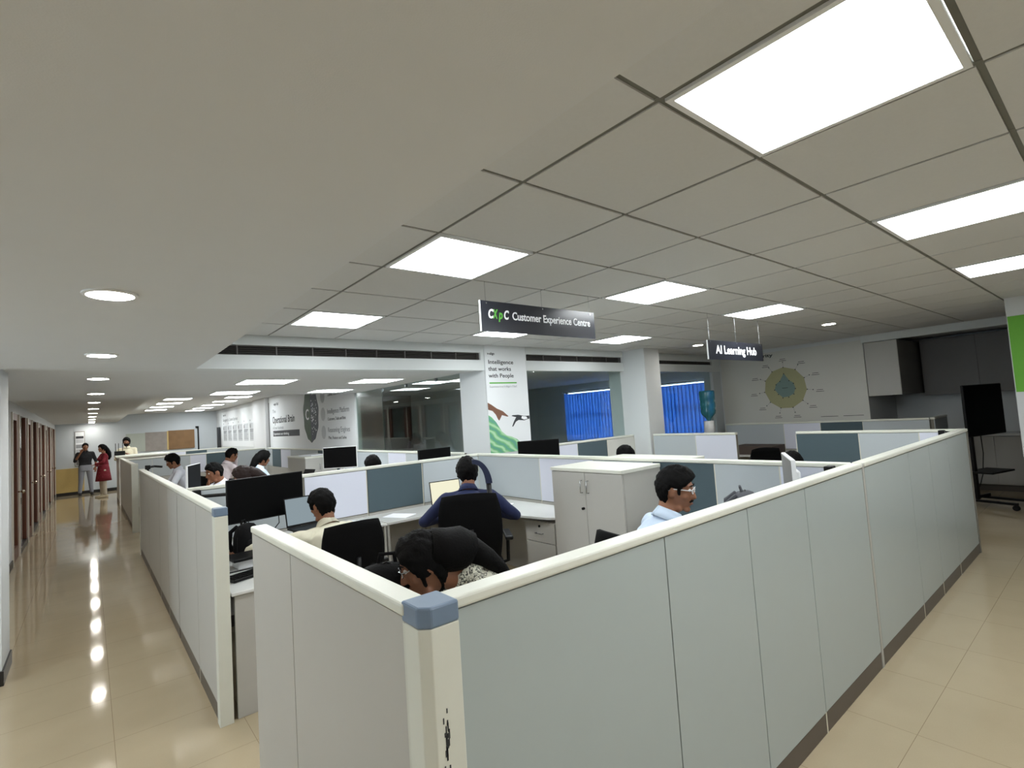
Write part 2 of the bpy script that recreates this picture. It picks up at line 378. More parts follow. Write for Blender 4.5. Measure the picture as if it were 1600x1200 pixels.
# columns
struct(box(3.95, 4.66, YB-.015, 5.62, 0, ZC).build('wall_column_poster', 'wall'))
struct(MB().prism([(3.957,5.286),(3.957,5.66),(3.80,5.66),(3.84,5.56)], 0, ZC).build('wall_column_flank', 'wall'))
struct(box(6.80, 7.20, 4.88, 5.62, 0, ZC).build('wall_column_white', 'wall'))
# corridor pilaster and left walls
struct(box(-1.4, -.50, YB, 5.78, 0, ZB).build('wall_pilaster', 'wall'))
struct(box(-3.6, -1.3, 5.78, 9.3, 0, ZB+.1).build('wall_alcove', 'wall'))
struct(box(-1.36, -.87, 5.78, 6.0, 0, ZB).build('wall_alcove_end', 'wall'))
struct(MB().box(-3.7, -3.6, -4.2, 2.9, 0, 2.9).box(-3.7, -3.6, 4.6, 23, 0, 2.9).box(-3.7, -3.6, 2.9, 4.6, 0, .8).box(-3.7, -3.6, 2.9, 4.6, 2.2, 2.9).build('wall_far_left', 'wall'))
wl = struct(box(-3.66, -3.65, 2.9, 4.6, .8, 2.2).build('window_daylight', 'glassclear'))
for i in range(3): box(-3.69, -3.61, 2.9+i*.82, 2.96+i*.82, .8, 2.2).build('mullion', 'frame', wl)
struct(box(-.53, -.488, 5.28, 5.79, 0, .1).build('baseboard_pilaster', 'skirt'))
struct(box(-3.6, 12.6, -4.3, -4.2, 0, 2.9).build('wall_behind', 'wall'))
struct(box(-3.6, 12.6, 22.6, 22.75, 0, 2.9).build('wall_back', 'wallblue'))
struct(box(-.86, 3.8, 22.57, 22.6, 0, .1).build('baseboard_back', 'skirt'))
# corridor left wall with glazed doors in brown wood
XW = -.86
struct(box(-1.0, XW, 9.3, 10.25, 0, ZK).build('wall_corridor_start', 'wall'))
struct(box(-1.0, XW, 10.25, 22.6, 2.2, ZK+.02).build('wall_over_doors', 'wall'))
struct(box(XW-.002, XW+.015, 9.28, 10.25, 0, .1).build('baseboard_corridor', 'skirt'))
struct(box(-2.8, -2.7, 9.3, 22.6, 0, 2.6).build('wall_rooms_left', 'wallblue'))
y = 10.25; n = 1
while y < 22:
    y1 = y+1.0; y2 = min(y+2.42, 22.6)
    d = MB().box(-.93, XW+.02, y, y+.06, 0, 2.2).box(-.93, XW+.02, y1-.06, y1, 0, 2.2).box(-.93, XW+.02, y2-.05, y2, 0, 2.2)
    struct(d.build('trim_door_frame_%d' % n, 'doorframe'))
    lf = MB().box(-.92, XW, y+.06, y+.22, .01, 2.2).box(-.92, XW, y1-.24, y1-.06, .01, 2.2).box(-.92, XW, y+.22, y1-.24, .01, .2).box(-.92, XW, y+.22, y1-.24, 2.1, 2.2)
    dr = struct(lf.build('door_%d' % n, 'brown'))
    box(-.90, -.888, y+.2, y1-.22, .2, 2.1).build('door_glass', 'glass', dr)
    MB().cyl((XW, y1-.15, 1.0), (XW+.05, y1-.15, 1.0), .01).ell((XW+.06, y1-.15, 1.0), .024, .028, .028).build('door_knob', 'brass', dr, smooth=True)
    wn = struct(box(-.90, -.885, y1, y2-.05, .09, 2.2).build('window_%d' % n, 'glass'))
    MB().box(-.915, XW, y1, y1+.2, .1, 2.2).box(-.915, XW, y2-.24, y2-.05, .1, 2.2).build('window_stile', 'brown', wn)
    box(-.93, XW+.01, y1, y2-.05, 0, .09).build('window_sill', 'skirt', wn)
    y = y2; n += 1
# glazed office wall on the right of the far bay (plane X = 3.8)
XG = 3.80
struct(box(XG, XG+.1, 9.15, 15.05, 1.2, ZD).build('wall_poster_brain', 'wall'))
struct(box(XG, XG+.1, 5.62, 15.05, 0, 1.2).build('wall_low_rear', 'wall'))
struct(box(XG-.1, XG+.35, 15.05, 16.4, 0, ZD).build('wall_far_pier', 'gypsum'))
struct(box(XG, XG+.1, 16.4, 22.6, 0, ZD).build('wall_poster_six', 'wall'))
struct(box(XG-.008, XG, 15.02, 15.06, 1.2, 2.45).build('trim_dark_edge', 'skirt'))
gl = struct(MB().box(XG+.02, XG+.03, 5.62, 8.05, 1.22, ZB).build('window_office', 'glass'))
box(XG+.02, XG+.032, 8.06, 9.14, 1.22, ZB).build('pale_pane', 'glassf', gl)
MB().box(XG+.0, XG+.06, 5.62, 9.14, 1.2, 1.225).build('sill_strip', 'frame', gl)
for yy in (6.3, 7.2, 8.05): MB().box(XG+.005, XG+.045, yy-.02, yy+.02, ZB-.05, ZB-.003).build('patch_fitting', 'steel', gl)
# glazed front of the rear room between the columns
gm = struct(box(4.67, 6.78, 5.36, 5.37, 1.2, ZB).build('window_middle', 'glass'))
struct(box(4.66, 6.8, 5.34, 5.44, 0, 1.2).build('wall_low_middle', 'wall'))
gr = struct(box(7.2, 9.6, 5.36, 5.37, 1.0, ZB).build('window_right', 'glass'))
struct(box(7.2, 9.9, 5.34, 5.44, 0, 1.0).build('wall_low_right', 'wall'))
# rear rooms
struct(box(3.9, 9.9, 12.2, 12.3, 0, 2.4).build('wall_rear_room_back', 'cabg'))
dr_ = struct(box(5.1, 5.75, 12.16, 12.2, 0, 2.1).build('door_reflection', 'brown')); box(5.95, 6.55, 12.15, 12.2, 1.0, 2.1).build('dark_reflection', 'skirt', dr_)  # brown and dark panels stand in for shapes reflected in the office glass
dkb = struct(box(6.6, 6.7, 9.8, 12.2, 0, 2.4).build('wall_rear_room_divider', 'wall'))
# outer wall X = 9.9 with two windows (blue blinds), daylight outside
X9 = 9.9
ow = MB()
wins = [(5.55, 7.15, 1.0, 2.16), (7.6, 9.75, .9, 2.2)]
ow.box(X9, X9+.15, 5.36, wins[0][0], 0, 2.6).box(X9, X9+.15, wins[0][1], wins[1][0], 0, 2.6).box(X9, X9+.15, wins[1][1], 12.3, 0, 2.6)
for a, b, z0, z1 in wins: ow.box(X9, X9+.15, a, b, 0, z0).box(X9, X9+.15, a, b, z1, 2.6)
struct(ow.build('wall_outer', 'wallblue'))
for k, (a, b, z0, z1) in enumerate(wins):
    wn = struct(box(X9+.08, X9+.088, a, b, z0, z1).build('window_blue_%d' % (k+1), 'glassclear'))
    MB().box(X9+.06, X9+.1, a, a+.04, z0, z1).box(X9+.06, X9+.1, b-.04, b, z0, z1).box(X9+.06, X9+.1, a, b, z0, z0+.04).box(X9+.06, X9+.1, a, b, z1-.04, z1).box(X9+.06, X9+.1, a, b, (z0+z1)/2-.02, (z0+z1)/2+.02).build('window_frame', 'frame', wn)
    lab = ('blue vertical blind in the window nearest the water bottle', 'wide blue vertical blind seen between the two white columns')[k]
    t = thing('vertical_blind', lab, 'blind', (X9-.05, (a+b)/2, z1), 0, 'blue vertical blinds')
    nsl = int((b-a)/.1); c = (a+b)/2; zt = -.05
    box(-.02, .02, a-c, b-c, -.03, 0).build('head_rail', 'steel', t)
    for s in range(nsl):
        yy = a-c+.07+(b-a-.12)*(s+.5)/nsl
        q_ = -.22+.10*math.sin(s*2.3+k); MB().obox((0, yy, (z0-z1)/2-.02), (q_,1,0), (1,-q_,0), ZU, .116, .0015, z1-z0-.08).build('slat', 'blind', t)
# wall with the large diagram poster, right side
struct(box(X9, X9+.1, 2.78, YB+.05, 0, ZC).build('wall_right_poster', 'wall'))
struct(box(9.6, X9-.002, YB+.002, YB+.2, 0, ZB).build('wall_jamb_right', 'wallblue'))
struct(box(11.4, 11.5, -4.2, 2.9, 0, 2.6).build('wall_recess_back', 'wall'))
struct(box(X9+.1, 11.5, 2.78, 2.9, 0, 2.6).build('wall_recess_side', 'wall'))
# wall with green stripe at the right edge
gw = struct(box(7.8, 9.0, -4.2, .82, 0, ZC).build('wall_right_near', 'wall'))
box(7.792, 7.8, .60, .812, 1.57, 2.40).build('green_stripe', 'greenw', gw)
text('V', (7.79, .52, 2.2), (0,-1,0), ZU, .25, 'ink', gw)
struct(box(7.785, 7.8, -4.2, .82, 0, .1).build('baseboard_right_near', 'skirt'))

# ------------------------------------------------------------------ lights
def panel_light(x0, x1, y0, y1, z, label, group):
    cx, cy, a, b = (x0+x1)/2, (y0+y1)/2, (x1-x0)/2, (y1-y0)/2
    t = thing('panel_light', label, 'ceiling light', (cx, cy, z), 0, group)
    f = MB().box(-a, a, -b, -b+.02, -.004, .012).box(-a, a, b-.02, b, -.004, .012).box(-a, -a+.02, -b+.02, b-.02, -.004, .012).box(a-.02, a, -b+.02, b-.02, -.004, .012)
    f.build('frame', 'white', t)
    box(-a+.02, a-.02, -b+.02, b-.02, -.002, .004).build('diffuser', 'panel_on', t)
GL = {(0,-1): 'largest square ceiling panel light, nearest overhead at the top', (0,2): 'square panel light in the grid ceiling up and left of the hanging customer centre sign',
      (0,5): 'square panel light above the long air grille, far left of the grid ceiling', (3,-1): 'square panel light cut by the right frame edge, upper of two',
      (3,2): 'square panel light right of the hanging customer centre sign', (3,5): 'square panel light just under the hanging customer centre sign',
      (6,-1): 'square panel light at the right edge, lower of two', (6,2): 'square panel light right above the hanging learning hub sign',
      (6,5): 'square panel light in front of the white column between the hanging signs'}
for ij, c in zip(LIGHTS, lit):
    panel_light(c[0]+.012, c[1]-.012, c[2]+.012, c[3]-.012, ZC-.006, GL.get(ij, 'square panel light added out of view behind the viewer to light the room'), 'grid ceiling panel lights')
NB = ['square light panel in the lowered ceiling nearest the corridor, front one', 'square light panel in the lowered ceiling nearest the corridor, second one',
      'square light panel in the lowered ceiling closest to the glazed office, front one', 'square light panel in the lowered ceiling just over the brain poster']
for (x, yy), lb in zip([(1.37, 6.36), (1.37, 8.12), (2.78, 6.36), (2.78, 8.12)], NB):
    panel_light(x, x+.6, yy, yy+.62, ZB-.002, lb, 'lowered ceiling panel lights')
k = 0
NM = ('first', 'second', 'third', 'fourth', 'fifth', 'sixth')
for row, (x, ys_) in enumerate([(1.38, (14.4, 16.1, 17.9, 19.7)), (2.66, (14.2, 15.9, 17.7, 19.5, 21.2))]):
    for i_, yy in enumerate(ys_):
        panel_light(x, x+.58, yy, yy+.6, ZD-.002, '%s light panel from the front in the far ceiling, %s row' % (NM[i_], ('corridor side', 'poster side')[row]), 'far office panel lights')
for x, yy in [(4.2, 7.9), (4.2, 6.2)]:
    panel_light(x+.4, x+1.0, yy, yy+.6, 2.378, 'square light panel seen through the office glass, %s' % ('rear one' if yy > 7 else 'front one'), 'rear room panel lights')
struct(box(-2.8, -1.0, 9.3, 22.6, 2.45, 2.5).build('ceiling_left_rooms', 'gypsum'))
for i_, yy in enumerate((10.6, 12.6, 14.9, 17.2, 19.4, 21.4)):
    panel_light(-2.2, -1.6, yy, yy+.6, 2.447, '%s square panel light in the glazed rooms left of the corridor' % NM[i_], 'left room panel lights')
def downlight(x, y, z, r, label, group):
    t = thing('downlight', label, 'ceiling light', (x, y, z), 0, group)
    MB().lathe([(r+.014, 0), (r+.014, -.006), (r, -.009), (r, 0)]).build('rim', 'white', t, smooth=False)
    MB().lathe([(r, -.0075), (.001, -.0078)]).build('diffuser', 'down_on', t)
ND = ['largest and nearest', 'second', 'third', 'fourth', 'fifth', 'sixth', 'seventh', 'eighth', 'ninth', 'tenth', 'eleventh']
for i_, (yy, z) in enumerate([(2.55, ZA), (4.38, ZA), (6.15, ZB), (8.05, ZB), (10.95, ZK), (12.99, ZK), (14.96, ZK), (16.97, ZK), (18.95, ZK), (20.8, ZK), (22.2, ZK)]):
    downlight(.073, yy, z, .078, '%s round downlight in the row above the corridor' % ND[i_], 'corridor downlights')
for i_, (xx, yy) in enumerate([(.073, -1.0), (.073, -2.7), (-1.9, 3.6), (-1.9, 1.8), (-1.9, 0), (-1.9, -1.8), (-1.9, -3.4)]):  # added lamps out of view that brighten the corridor and its ceiling
    downlight(xx, yy, ZA, .078, 'round downlight added out of view, behind or left of the viewer, as fill light', 'corridor downlights')
downlight(7.53, 4.36, ZC-.005, .075, 'round downlight in the grid ceiling left of the hanging learning hub sign', 'grid ceiling downlights')
downlight(7.53, 2.47, ZC-.005, .075, 'round downlight in the grid ceiling right of the hanging learning hub sign', 'grid ceiling downlights')

# ================================================================== PARTITIONS
HP = 1.21       # panel height; the rail on top brings it to 1.24
def partition(label, axis, k, a, b, seams, near=None, far=None, base='lam', group='office partitions', cap_a=0, cap_b=0, h=HP, kick=.1, nearlow=None, ends=True):
    """runs along axis from a to b at the other coordinate k; near/far: lists of (from, to, material) tack boards above desk height"""
    t = thing('cubicle_partition', label, 'partition', ((a+b)/2, k, 0) if axis == 'x' else (k, (a+b)/2, 0), 0, group)
    c = (a+b)/2; T = .03
    def bx(u0, u1, w0, w1, z0, z1):
        u0 -= c; u1 -= c
        return (u0, u1, w0, w1, z0, z1) if axis == 'x' else (w0, w1, u0, u1, z0, z1)
    MB().box(*bx(a, b, -T+.008, T-.008, .002, h-.002)).build('frame', 'frame', t)
    cuts = [a]+sorted(seams)+[b]
    for sgn, tops in ((-1, near), (1, far)):
        w0, w1 = sorted((sgn*(T-.008), sgn*T))
        if not tops:
            if sgn < 0:
                for u in cuts[1:-1]: MB().box(*bx(u-.006, u+.006, -T+.001, -T+.008, .001, kick)).build('kick_joint', 'edge', t)
            for u0, u1 in zip(cuts[:-1], cuts[1:]):
                MB().box(*bx(u0+.003, u1-.003, w0, w1, kick, h-.003)).build('panel', base, t)
        else:
            for u0, u1, mt in tops:
                MB().box(*bx(u0+.004, u1-.004, w0, w1, .765, h-.003)).build('upper_panel', mt, t)
                MB().box(*bx(u0+.004, u1-.004, w0, w1, kick, .755)).build('lower_panel', 'lam', t)
                MB().box(*bx(u1-.004, u1+.004, w0, w1, kick, h-.003)).build('joint_strip', 'edge', t)
        kw0, kw1 = sorted((sgn*(T-.008), sgn*(T-.002)))
        MB().box(*bx(a+.004, b-.004, kw0, kw1, 0.001, kick-.004)).build('kick_plate', 'kick', t)
    MB().box(*bx(a-cap_a, b+cap_b, -.036, .036, h, h+.03)).build('top_rail', 'cap', t, bevel=.007)
    return t
def end_post(x, y, label, cap='bluecap', h=1.245, r=.05, chamfer=(-1,-1)):
    t = thing('corner_post', label, 'partition post', (x, y, 0), 0, 'partition posts')
    q = r*.55; p = [(-r,-r),(r,-r),(r,r),(-r,r)]; poly = []
    if chamfer:
        for (px, py) in p:
            if (px < 0) == (chamfer[0] < 0) and (py < 0) == (chamfer[1] < 0): poly += [(-r, -q+.0), (-q, -r)] if chamfer == (-1,-1) else [(px, py)]
            else: poly.append((px, py))
    else: poly = p
    MB().prism(poly, 0, h-.05).build('shaft', 'post', t, bevel=.002)
    MB().prism([(a*1.03, b*1.03) for a, b in poly], h-.05, h).build('post_cap', cap, t, bevel=.006)
    return t
G = .62
# bay one and two, front
partition('long pale partition crossing the lower right of the picture, up to the joint', 'x', 1.145, .66, 3.70, [1.586, 2.205, 2.82], base='lamcool', cap_b=-.002)
partition('farther half of the front partition, ending at the right aisle', 'x', 1.145, 3.74, 6.84, [4.72, 5.33, 5.98], base='lamcool')
box(3.705, 3.735, 1.114, 1.176, 0, 1.235).build('joint_post', 'lam', None); tag(C.objects['joint_post'], 'narrow pale joint strip between the two halves of the front partition', 'partition post', 'partition posts')
partition('short partition running back from the nearest corner post on the left', 'y', .615, 1.17, 2.69, [2.095])
end_post(.635, 1.135, 'nearest cream corner post with blue-grey cap and a black scuff')
sc_ = C.objects['corner_post']
# scuff mark on the nearest post
sm = MB()
for i in range(26):
    z = .93+random.gauss(0, .035); xx = .0+random.gauss(0, .004)
    sm.box(xx-.0015, xx+.0015, -.0512, -.0502, z, z+random.uniform(.006, .022))
sm.build('scuff_mark', 'ink', sc_)
partition('left partition along the corridor, nearest length with a blue-capped end', 'y', .597, 3.56, 5.22, [4.23])
end_post(.597, 3.53, 'cream end post with blue-grey cap by the corridor opening', chamfer=None, r=.036)
partition('left partition along the corridor, second length', 'y', .597, 5.24, 9.42, [5.95, 6.7, 7.97])
end_post(.597, 9.45, 'cream end post closing the second length along the corridor', cap='cap', chamfer=None, r=.036)
XP, YP = 3.70, 5.20
partition('cross partition behind the two nearest desks, with a dark teal board', 'x', YP, .64, XP-.03, [], near=[(.64,1.56,'fabl'), (1.60,2.23,'wb'), (2.24,2.89,'fabd'), (2.90,3.67,'fabl')], far=[(.64,1.56,'fabl'),(1.6,2.6,'fabl'),(2.6,3.67,'fabl')])
partition('partition behind the tall cabinet running toward the poster column', 'y', XP, 1.18, YP+.03, [], near=[(1.18,1.60,'wb'),(1.60,2.08,'fabl'),(2.08,2.64,'fabd'),(2.64,3.3,'fabl'),(3.3,4.06,'wb'),(4.06,5.17,'fabl')], far=[(1.2,2.2,'fabl'),(2.2,3.4,'wb'),(3.4,5.17,'fabl')])
partition('partition in front of the rear glass with a dark teal board between white and grey', 'x', 5.22, 4.66, 6.79, [], near=[(4.66,5.46,'wb'),(5.46,6.12,'fabd'),(6.12,6.79,'posterw')])
partition('right-hand end partition with dark teal board, near length beside the right aisle', 'y', 6.87, 1.11, 2.74, [], near=[(1.18,1.5,'wb'),(1.5,2.06,'fabl'),(2.06,2.74,'fabd')])
partition('right-hand end partition with white board, in front of the white column', 'y', 6.87, 3.52, 4.86, [], near=[(3.52,4.13,'wb'),(4.13,4.86,'fabl')])
partition('farthest right partition under the big diagram poster', 'y', 9.58, 1.95, 5.1, [], near=[(1.95,2.8,'fabl'),(2.8,3.42,'fabd'),(3.42,4.02,'wb'),(4.02,5.1,'fabl')])
partition('low return at the end of the farthest right partition', 'x', 1.93, 9.6, 10.4, [], near=[(9.6,10.4,'fabl')])
# second cluster
partition('long partition under the office glass and the brain poster', 'y', 3.735, 5.6, 15.0, [], near=[(5.6,6.3,'fabl'),(6.3,7.1,'fabl'),(7.1,7.7,'wb'),(7.7,9.15,'fabl'),(9.15,9.8,'wb'),(9.8,11.0,'fabd'),(11.0,12.9,'fabl'),(12.9,13.7,'wb'),(13.7,14.5,'fabd'),(14.5,15.0,'fabl')])
partition('cross partition at the back of the middle bay, with dark teal board', 'x', 15.2, .66, 3.70, [], near=[(.66,1.17,'fabl'),(1.17,1.95,'fabl'),(1.95,2.3,'wb'),(2.3,2.9,'fabd'),(2.9,3.7,'fabl')])
partition('left partition along the corridor, third length beyond the gap', 'y', .64, 11.85, 16.7, [13.2, 14.6])
end_post(.64, 11.81, 'cream end post of the third length along the corridor', cap='cap', chamfer=None, r=.05)
partition('farthest cross partition with white and teal strips below the boards', 'x', 19.6, .84, 3.75, [], near=[(.84,1.8,'fabl'),(1.8,2.4,'wb'),(2.4,3.0,'fabd'),(3.0,3.75,'fabl')])
# reception counter
t = thing('reception_counter', 'white counter at the corridor end where the bearded man leans', 'counter', (.76, 17.9, 0))
box(-.16, .9, -.8, .8, 0, 1.24).build('body', 'lam', t); box(-.22, .95, -.85, .85, 1.24, 1.28).build('counter_top', 'cap', t, bevel=.008)
box(-.165, -.16, -.8, .8, 0, .1).build('kick_plate', 'kick', t)

# ================================================================== DESKS, CABINETS
def rounded(poly, idx, r, n=6):
    out = []
    for i, p in enumerate(poly):
        if i in idx:
            p = V((*p, 0)); a = V((*poly[i-1], 0)); b = V((*poly[(i+1) % len(poly)], 0))
            da, db = (a-p).normalized(), (b-p).normalized(); s, e = p+da*r, p+db*r
            for k in range(n+1):
                u = k/n; q = s*(1-u)**2+p*2*u*(1-u)+e*u*u; out.append((q.x, q.y))
        else: out.append(p)
    return out
def worktop(label, poly, legs, group='desks', z=.735):
    x0 = min(p[0] for p in poly); y0 = min(p[1] for p in poly)
    t = thing('desk', label, 'desk', (x0, y0, 0), 0, group)
    MB().prism([(x-x0, y-y0) for x, y in poly], z-.022, z).build('desktop', 'desk', t, bevel=.005)
    for i, (a, b, c, d) in enumerate(legs):
        MB().box(a-x0, b-x0, c-y0, d-y0, .001, z-.022).build('side_panel', 'lam', t)
    return t
worktop('corner desk beside the corridor opening, under the large black monitor', rounded([(.64,3.5),(1.2,3.5),(1.2,4.6),(2.17,4.6),(2.17,5.16),(.64,5.16)], [2], .3), [(.66,1.19,3.52,3.545),(2.145,2.165,4.62,5.15)])
worktop('curved corner desk where the man in navy works', rounded([(2.185,4.62),(2.95,4.62),(3.12,4.45),(3.12,3.8),(3.2,3.36),(3.66,3.36),(3.66,5.16),(2.185,5.16)], [1,2,4], .18), [(2.19,2.21,4.64,5.15),(3.64,3.655,3.4,5.1)])
worktop('desk along the short near partition holding the black backpack', [(.66,1.19),(1.2,1.19),(1.2,2.68),(.66,2.68)], [(.67,1.19,2.655,2.675),(.67,1.19,1.2,1.22)])
worktop('desk under the white monitor of the man with glasses', [(3.06,1.19),(3.66,1.19),(3.66,2.38),(3.06,2.38)], [(3.08,3.65,1.2,1.22),(3.08,3.65,2.35,2.37)])
worktop('desk behind the cross partition where the brown-haired woman sits', [(.66,5.26),(3.66,5.26),(3.66,5.9),(.66,5.9)], [(.68,.7,5.28,5.88),(3.62,3.64,5.28,5.88)])
worktop('desk along the corridor partition in the middle bay', [(.64,6.0),(1.25,6.0),(1.25,9.3),(.64,9.3)], [(.66,1.2,6.02,6.04),(.66,1.2,9.26,9.28)])
worktop('desk at the far end of the middle bay near the corridor', [(.69,9.9),(1.02,9.9),(1.02,11.7),(.69,11.7)], [(.7,1.0,9.92,9.94),(.7,1.0,11.66,11.68)])
worktop('desk under the brain poster with the laptops on it', [(2.75,7.6),(3.68,7.6),(3.68,9.85),(2.75,9.85)], [(2.8,3.65,7.62,7.64),(2.8,3.65,9.81,9.83)])
worktop('desk in front of the rear glass, behind the tall cabinets', [(3.95,4.6),(6.75,4.6),(6.75,5.17),(3.95,5.17)], [(3.97,3.99,4.62,5.15),(6.7,6.72,4.62,5.15)])
worktop('desk beyond the right-hand end partitions', [(8.6,2.3),(9.52,2.3),(9.52,4.72),(8.6,4.72)], [(8.7,9.5,2.32,2.34),(8.7,9.5,4.68,4.70)])
def handle(mb, c, d, up, n, L=.09):
    c, d, up, n = V(c), V(d), V(up), V(n); r = .004
    mb.tube([c-up*L/2, c-up*L/2+n*.024, c+up*L/2+n*.024, c+up*L/2], r)
def pedestal(label, x, y, rz):
    t = thing('drawer_pedestal', label, 'drawer unit', (x, y, 0), rz, 'drawer pedestals')
    box(-.2, .2, .0, .42, .03, .68).build('body', 'lam', t)
    box(-.19, .19, .02, .4, 0, .03).build('plinth', 'kick', t)
    d = box(-.198, .198, -.018, 0, .49, .675).build('drawer', 'lam', t)
    h = MB(); handle(h, (0, -.018, .57), (1,0,0), (1,0,0), (0,-1,0)); h.build('handle', 'steel', d, smooth=True)
    MB().cyl((.0,-.018,.635), (.0,-.026,.635), .011).build('lock', 'black', d)
    d = box(-.198, .198, -.018, 0, .035, .484).build('door', 'lam', t)
    h = MB(); handle(h, (.15, -.018, .32), (1,0,0), (0,0,1), (0,-1,0), .1); h.build('handle', 'steel', d, smooth=True)
    return t
p1 = pedestal('white drawer pedestal under the left desk, right of the man in beige', 1.93, 4.70, 0)
p2 = pedestal('white drawer pedestal under the curved desk beside the tall cabinet', 3.24, 3.62, -PI/2)
def tall_cabinet(label, x0, x1, y0, y1, h, face):
    """face '-x' or '-y': side that carries the two doors"""
    t = thing('tall_cabinet', label, 'cabinet', ((x0+x1)/2, (y0+y1)/2, 0), 0, 'storage cabinets')
    a, b = (x1-x0)/2, (y1-y0)/2
    if face == '-x':
        box(-a+.02, a, -b, b, .05, h-.03).build('body', 'lam', t); box(-a+.04, a, -b+.02, b-.02, 0, .05).build('plinth', 'kick', t)
        for s in (-1, 1):
            lo, hi = sorted((s*.002, s*(b-.002)))
            d = box(-a, -a+.018, lo, hi, .055, h-.034).build('door', 'lam', t)
            m = MB(); handle(m, (-a, s*.035, h-.15), (1,0,0), ZU, (-1,0,0), .1); m.build('handle', 'steel', d, smooth=True)
            if s > 0: MB().cyl((-a, .03, h-.33), (-a-.02, .03, h-.33), .011).build('lock', 'black', d)
    else:
        box(-a, a, -b+.02, b, .05, h-.03).build('body', 'lam', t); box(-a+.02, a-.02, -b+.04, b, 0, .05).build('plinth', 'kick', t)
        for s in (-1, 1):
            lo, hi = sorted((s*.002, s*(a-.002)))
            d = box(lo, hi, -b, -b+.018, .055, h-.034).build('door', 'lam', t)
            m = MB(); handle(m, (s*.035, -b, h-.2), (1,0,0), ZU, (0,-1,0), .1); m.build('handle', 'steel', d, smooth=True)
    box(-a-.008, a, -b-.008, b+.008, h-.03, h).build('cabinet_top', 'cap', t, bevel=.004)
    return t
tall_cabinet('tall two-door off-white cabinet left of the man with glasses', 3.16, 3.66, 2.56, 3.34, 1.20, '-x')
tall_cabinet('cabinet of which only the white top shows behind the middle partition', 3.755, 4.25, 2.5, 3.4, 1.205, '-y')
tall_cabinet('white cabinet with a book on top, under the brain poster', 3.1, 3.69, 9.9, 11.0, 1.15, '-y')
# papers and books
def paper(label, x, y, z, w_, d_, rz, n=1, name='paper_sheet', cat='paper', th=.003, m='paper'):
    o = MB().box(-w_/2, w_/2, -d_/2, d_/2, 0, th).build(name, m); o.location = (x, y, z); o.rotation_euler = (0, 0, rz); return tag(o, label, cat)
t = thing('open_book', 'open book with white pages on the desk right of the man in beige', 'book', (1.93, 4.86, .736), .2)
for s in (-1, 1):
    mb = MB(); n_ = 7; vs = []; 
    for i in range(n_+1):
        u = i/n_; vs.append((s*.16*u, .016*math.sin(PI*min(1, u*1.3))*(1-u*.6)+.004))
    v = [(x, yy, z) for x, z in vs for yy in (-.12, .12)]+[(x, yy, 0) for x, z in vs for yy in (-.12, .12)]
    k = 2*(n_+1)
    f = [(2*i, 2*i+2, 2*i+3, 2*i+1) for i in range(n_)]+[(k+2*i, k+2*i+1, k+2*i+3, k+2*i+2) for i in range(n_)]+[(2*i, k+2*i, k+2*i+2, 2*i+2) for i in range(n_)]+[(2*i+1, 2*i+3, k+2*i+3, k+2*i+1) for i in range(n_)]+[(0,1,k+1,k),(2*n_,k+2*n_,k+2*n_+1,2*n_+1)]
    mb.add(v, f).build('page_block', 'paper', t)
paper('white sheet on the curved desk left of the man in navy', 2.42, 4.85, .737, .2, .28, .5)
paper('small white note on the curved desk right of the man in navy', 3.42, 4.35, .737, .09, .14, .6)
paper('thin open magazine lying on the cabinet under the brain poster', 3.35, 10.3, 1.151, .3, .4, .3, name='magazine', cat='magazine', th=.02)
paper('white paper left on the desk behind the cross partition', 2.95, 5.6, .737, .2, .28, .9)

# ================================================================== ELECTRONICS
def monitor(label, loc, rz, wd=.6, ht=.35, stand=True, back='black', face='screen', zt=None, tilt=0, group='monitors', z0=.737):
    """faces local -y; loc is the centre of the screen"""
    t = thing('monitor', label, 'monitor', loc, rz, group)
    s = box(-wd/2, wd/2, -.012, .012, -ht/2, ht/2).build('screen_housing', back, t, bevel=.004)
    box(-wd/2+.008, wd/2-.008, -.0135, -.012, -ht/2+.012, ht/2-.008).build('screen', face, t)
    MB().obox((0, .03, 0), (1,0,0), (0,1,0), ZU, wd*.5, .036, ht*.5).build('rear_bulge', back, t, bevel=.01)
    if stand:
        zb = z0-loc[2]
        MB().obox((0, .07, zb/2+.006), (1,0,0), (0,1,0), ZU, .05, .016, abs(zb)-.012).build('stand_neck', back, t)
        MB().box(-.12, .12, -.02, .16, zb+.001, zb+.014).build('stand_base', back, t, bevel=.004)
    return t
mz = math.atan2(.10, .60)
big = monitor('large switched-off black monitor held on an arm above the left desk', (1.15, 4.73, 1.130), mz, .63, .355, stand=False)
am = thing('arm_mount', 'black clamp arm holding the large black monitor at the cross partition', 'monitor arm', (.70, 5.13, 0), 0, 'monitor arms')
MB().tube([(0, .0, 1.165), (.2, -.12, 1.165), (.45, -.30, 1.15)], .014).build('arm', 'black', am)
MB().box(-.03, .03, -.03, .035, 1.10, 1.22).build('joint_block', 'black', am, bevel=.006)
MB().box(-.05, .04, -.045, .03, 1.05, 1.10).build('clamp', 'black', am)
MB().cyl((0, 0, .74), (0, 0, 1.1), .016).build('pole', 'black', am)
MB().obox((.45, -.31, 1.14), (1,.16,0), (-.16,1,0), ZU, .11, .02, .11).build('mount_plate', 'black', am)
monitor('black monitor behind the cross partition, under the office glass', (3.33, 5.62, 1.185), .12, .50, .29)
monitor('black monitor turned to the right in front of the poster column', (4.12, 4.55, 1.22), -.55, .5, .29)
monitor('white-edged black monitor on the desk under the brain poster', (3.02, 7.95, 1.20), -.75, .54, .33, back='white')
monitor('white-backed monitor seen edge-on in front of the man with glasses', (3.44, 1.44, 1.14), PI+.50, .5, .33, back='white', face='cabg')
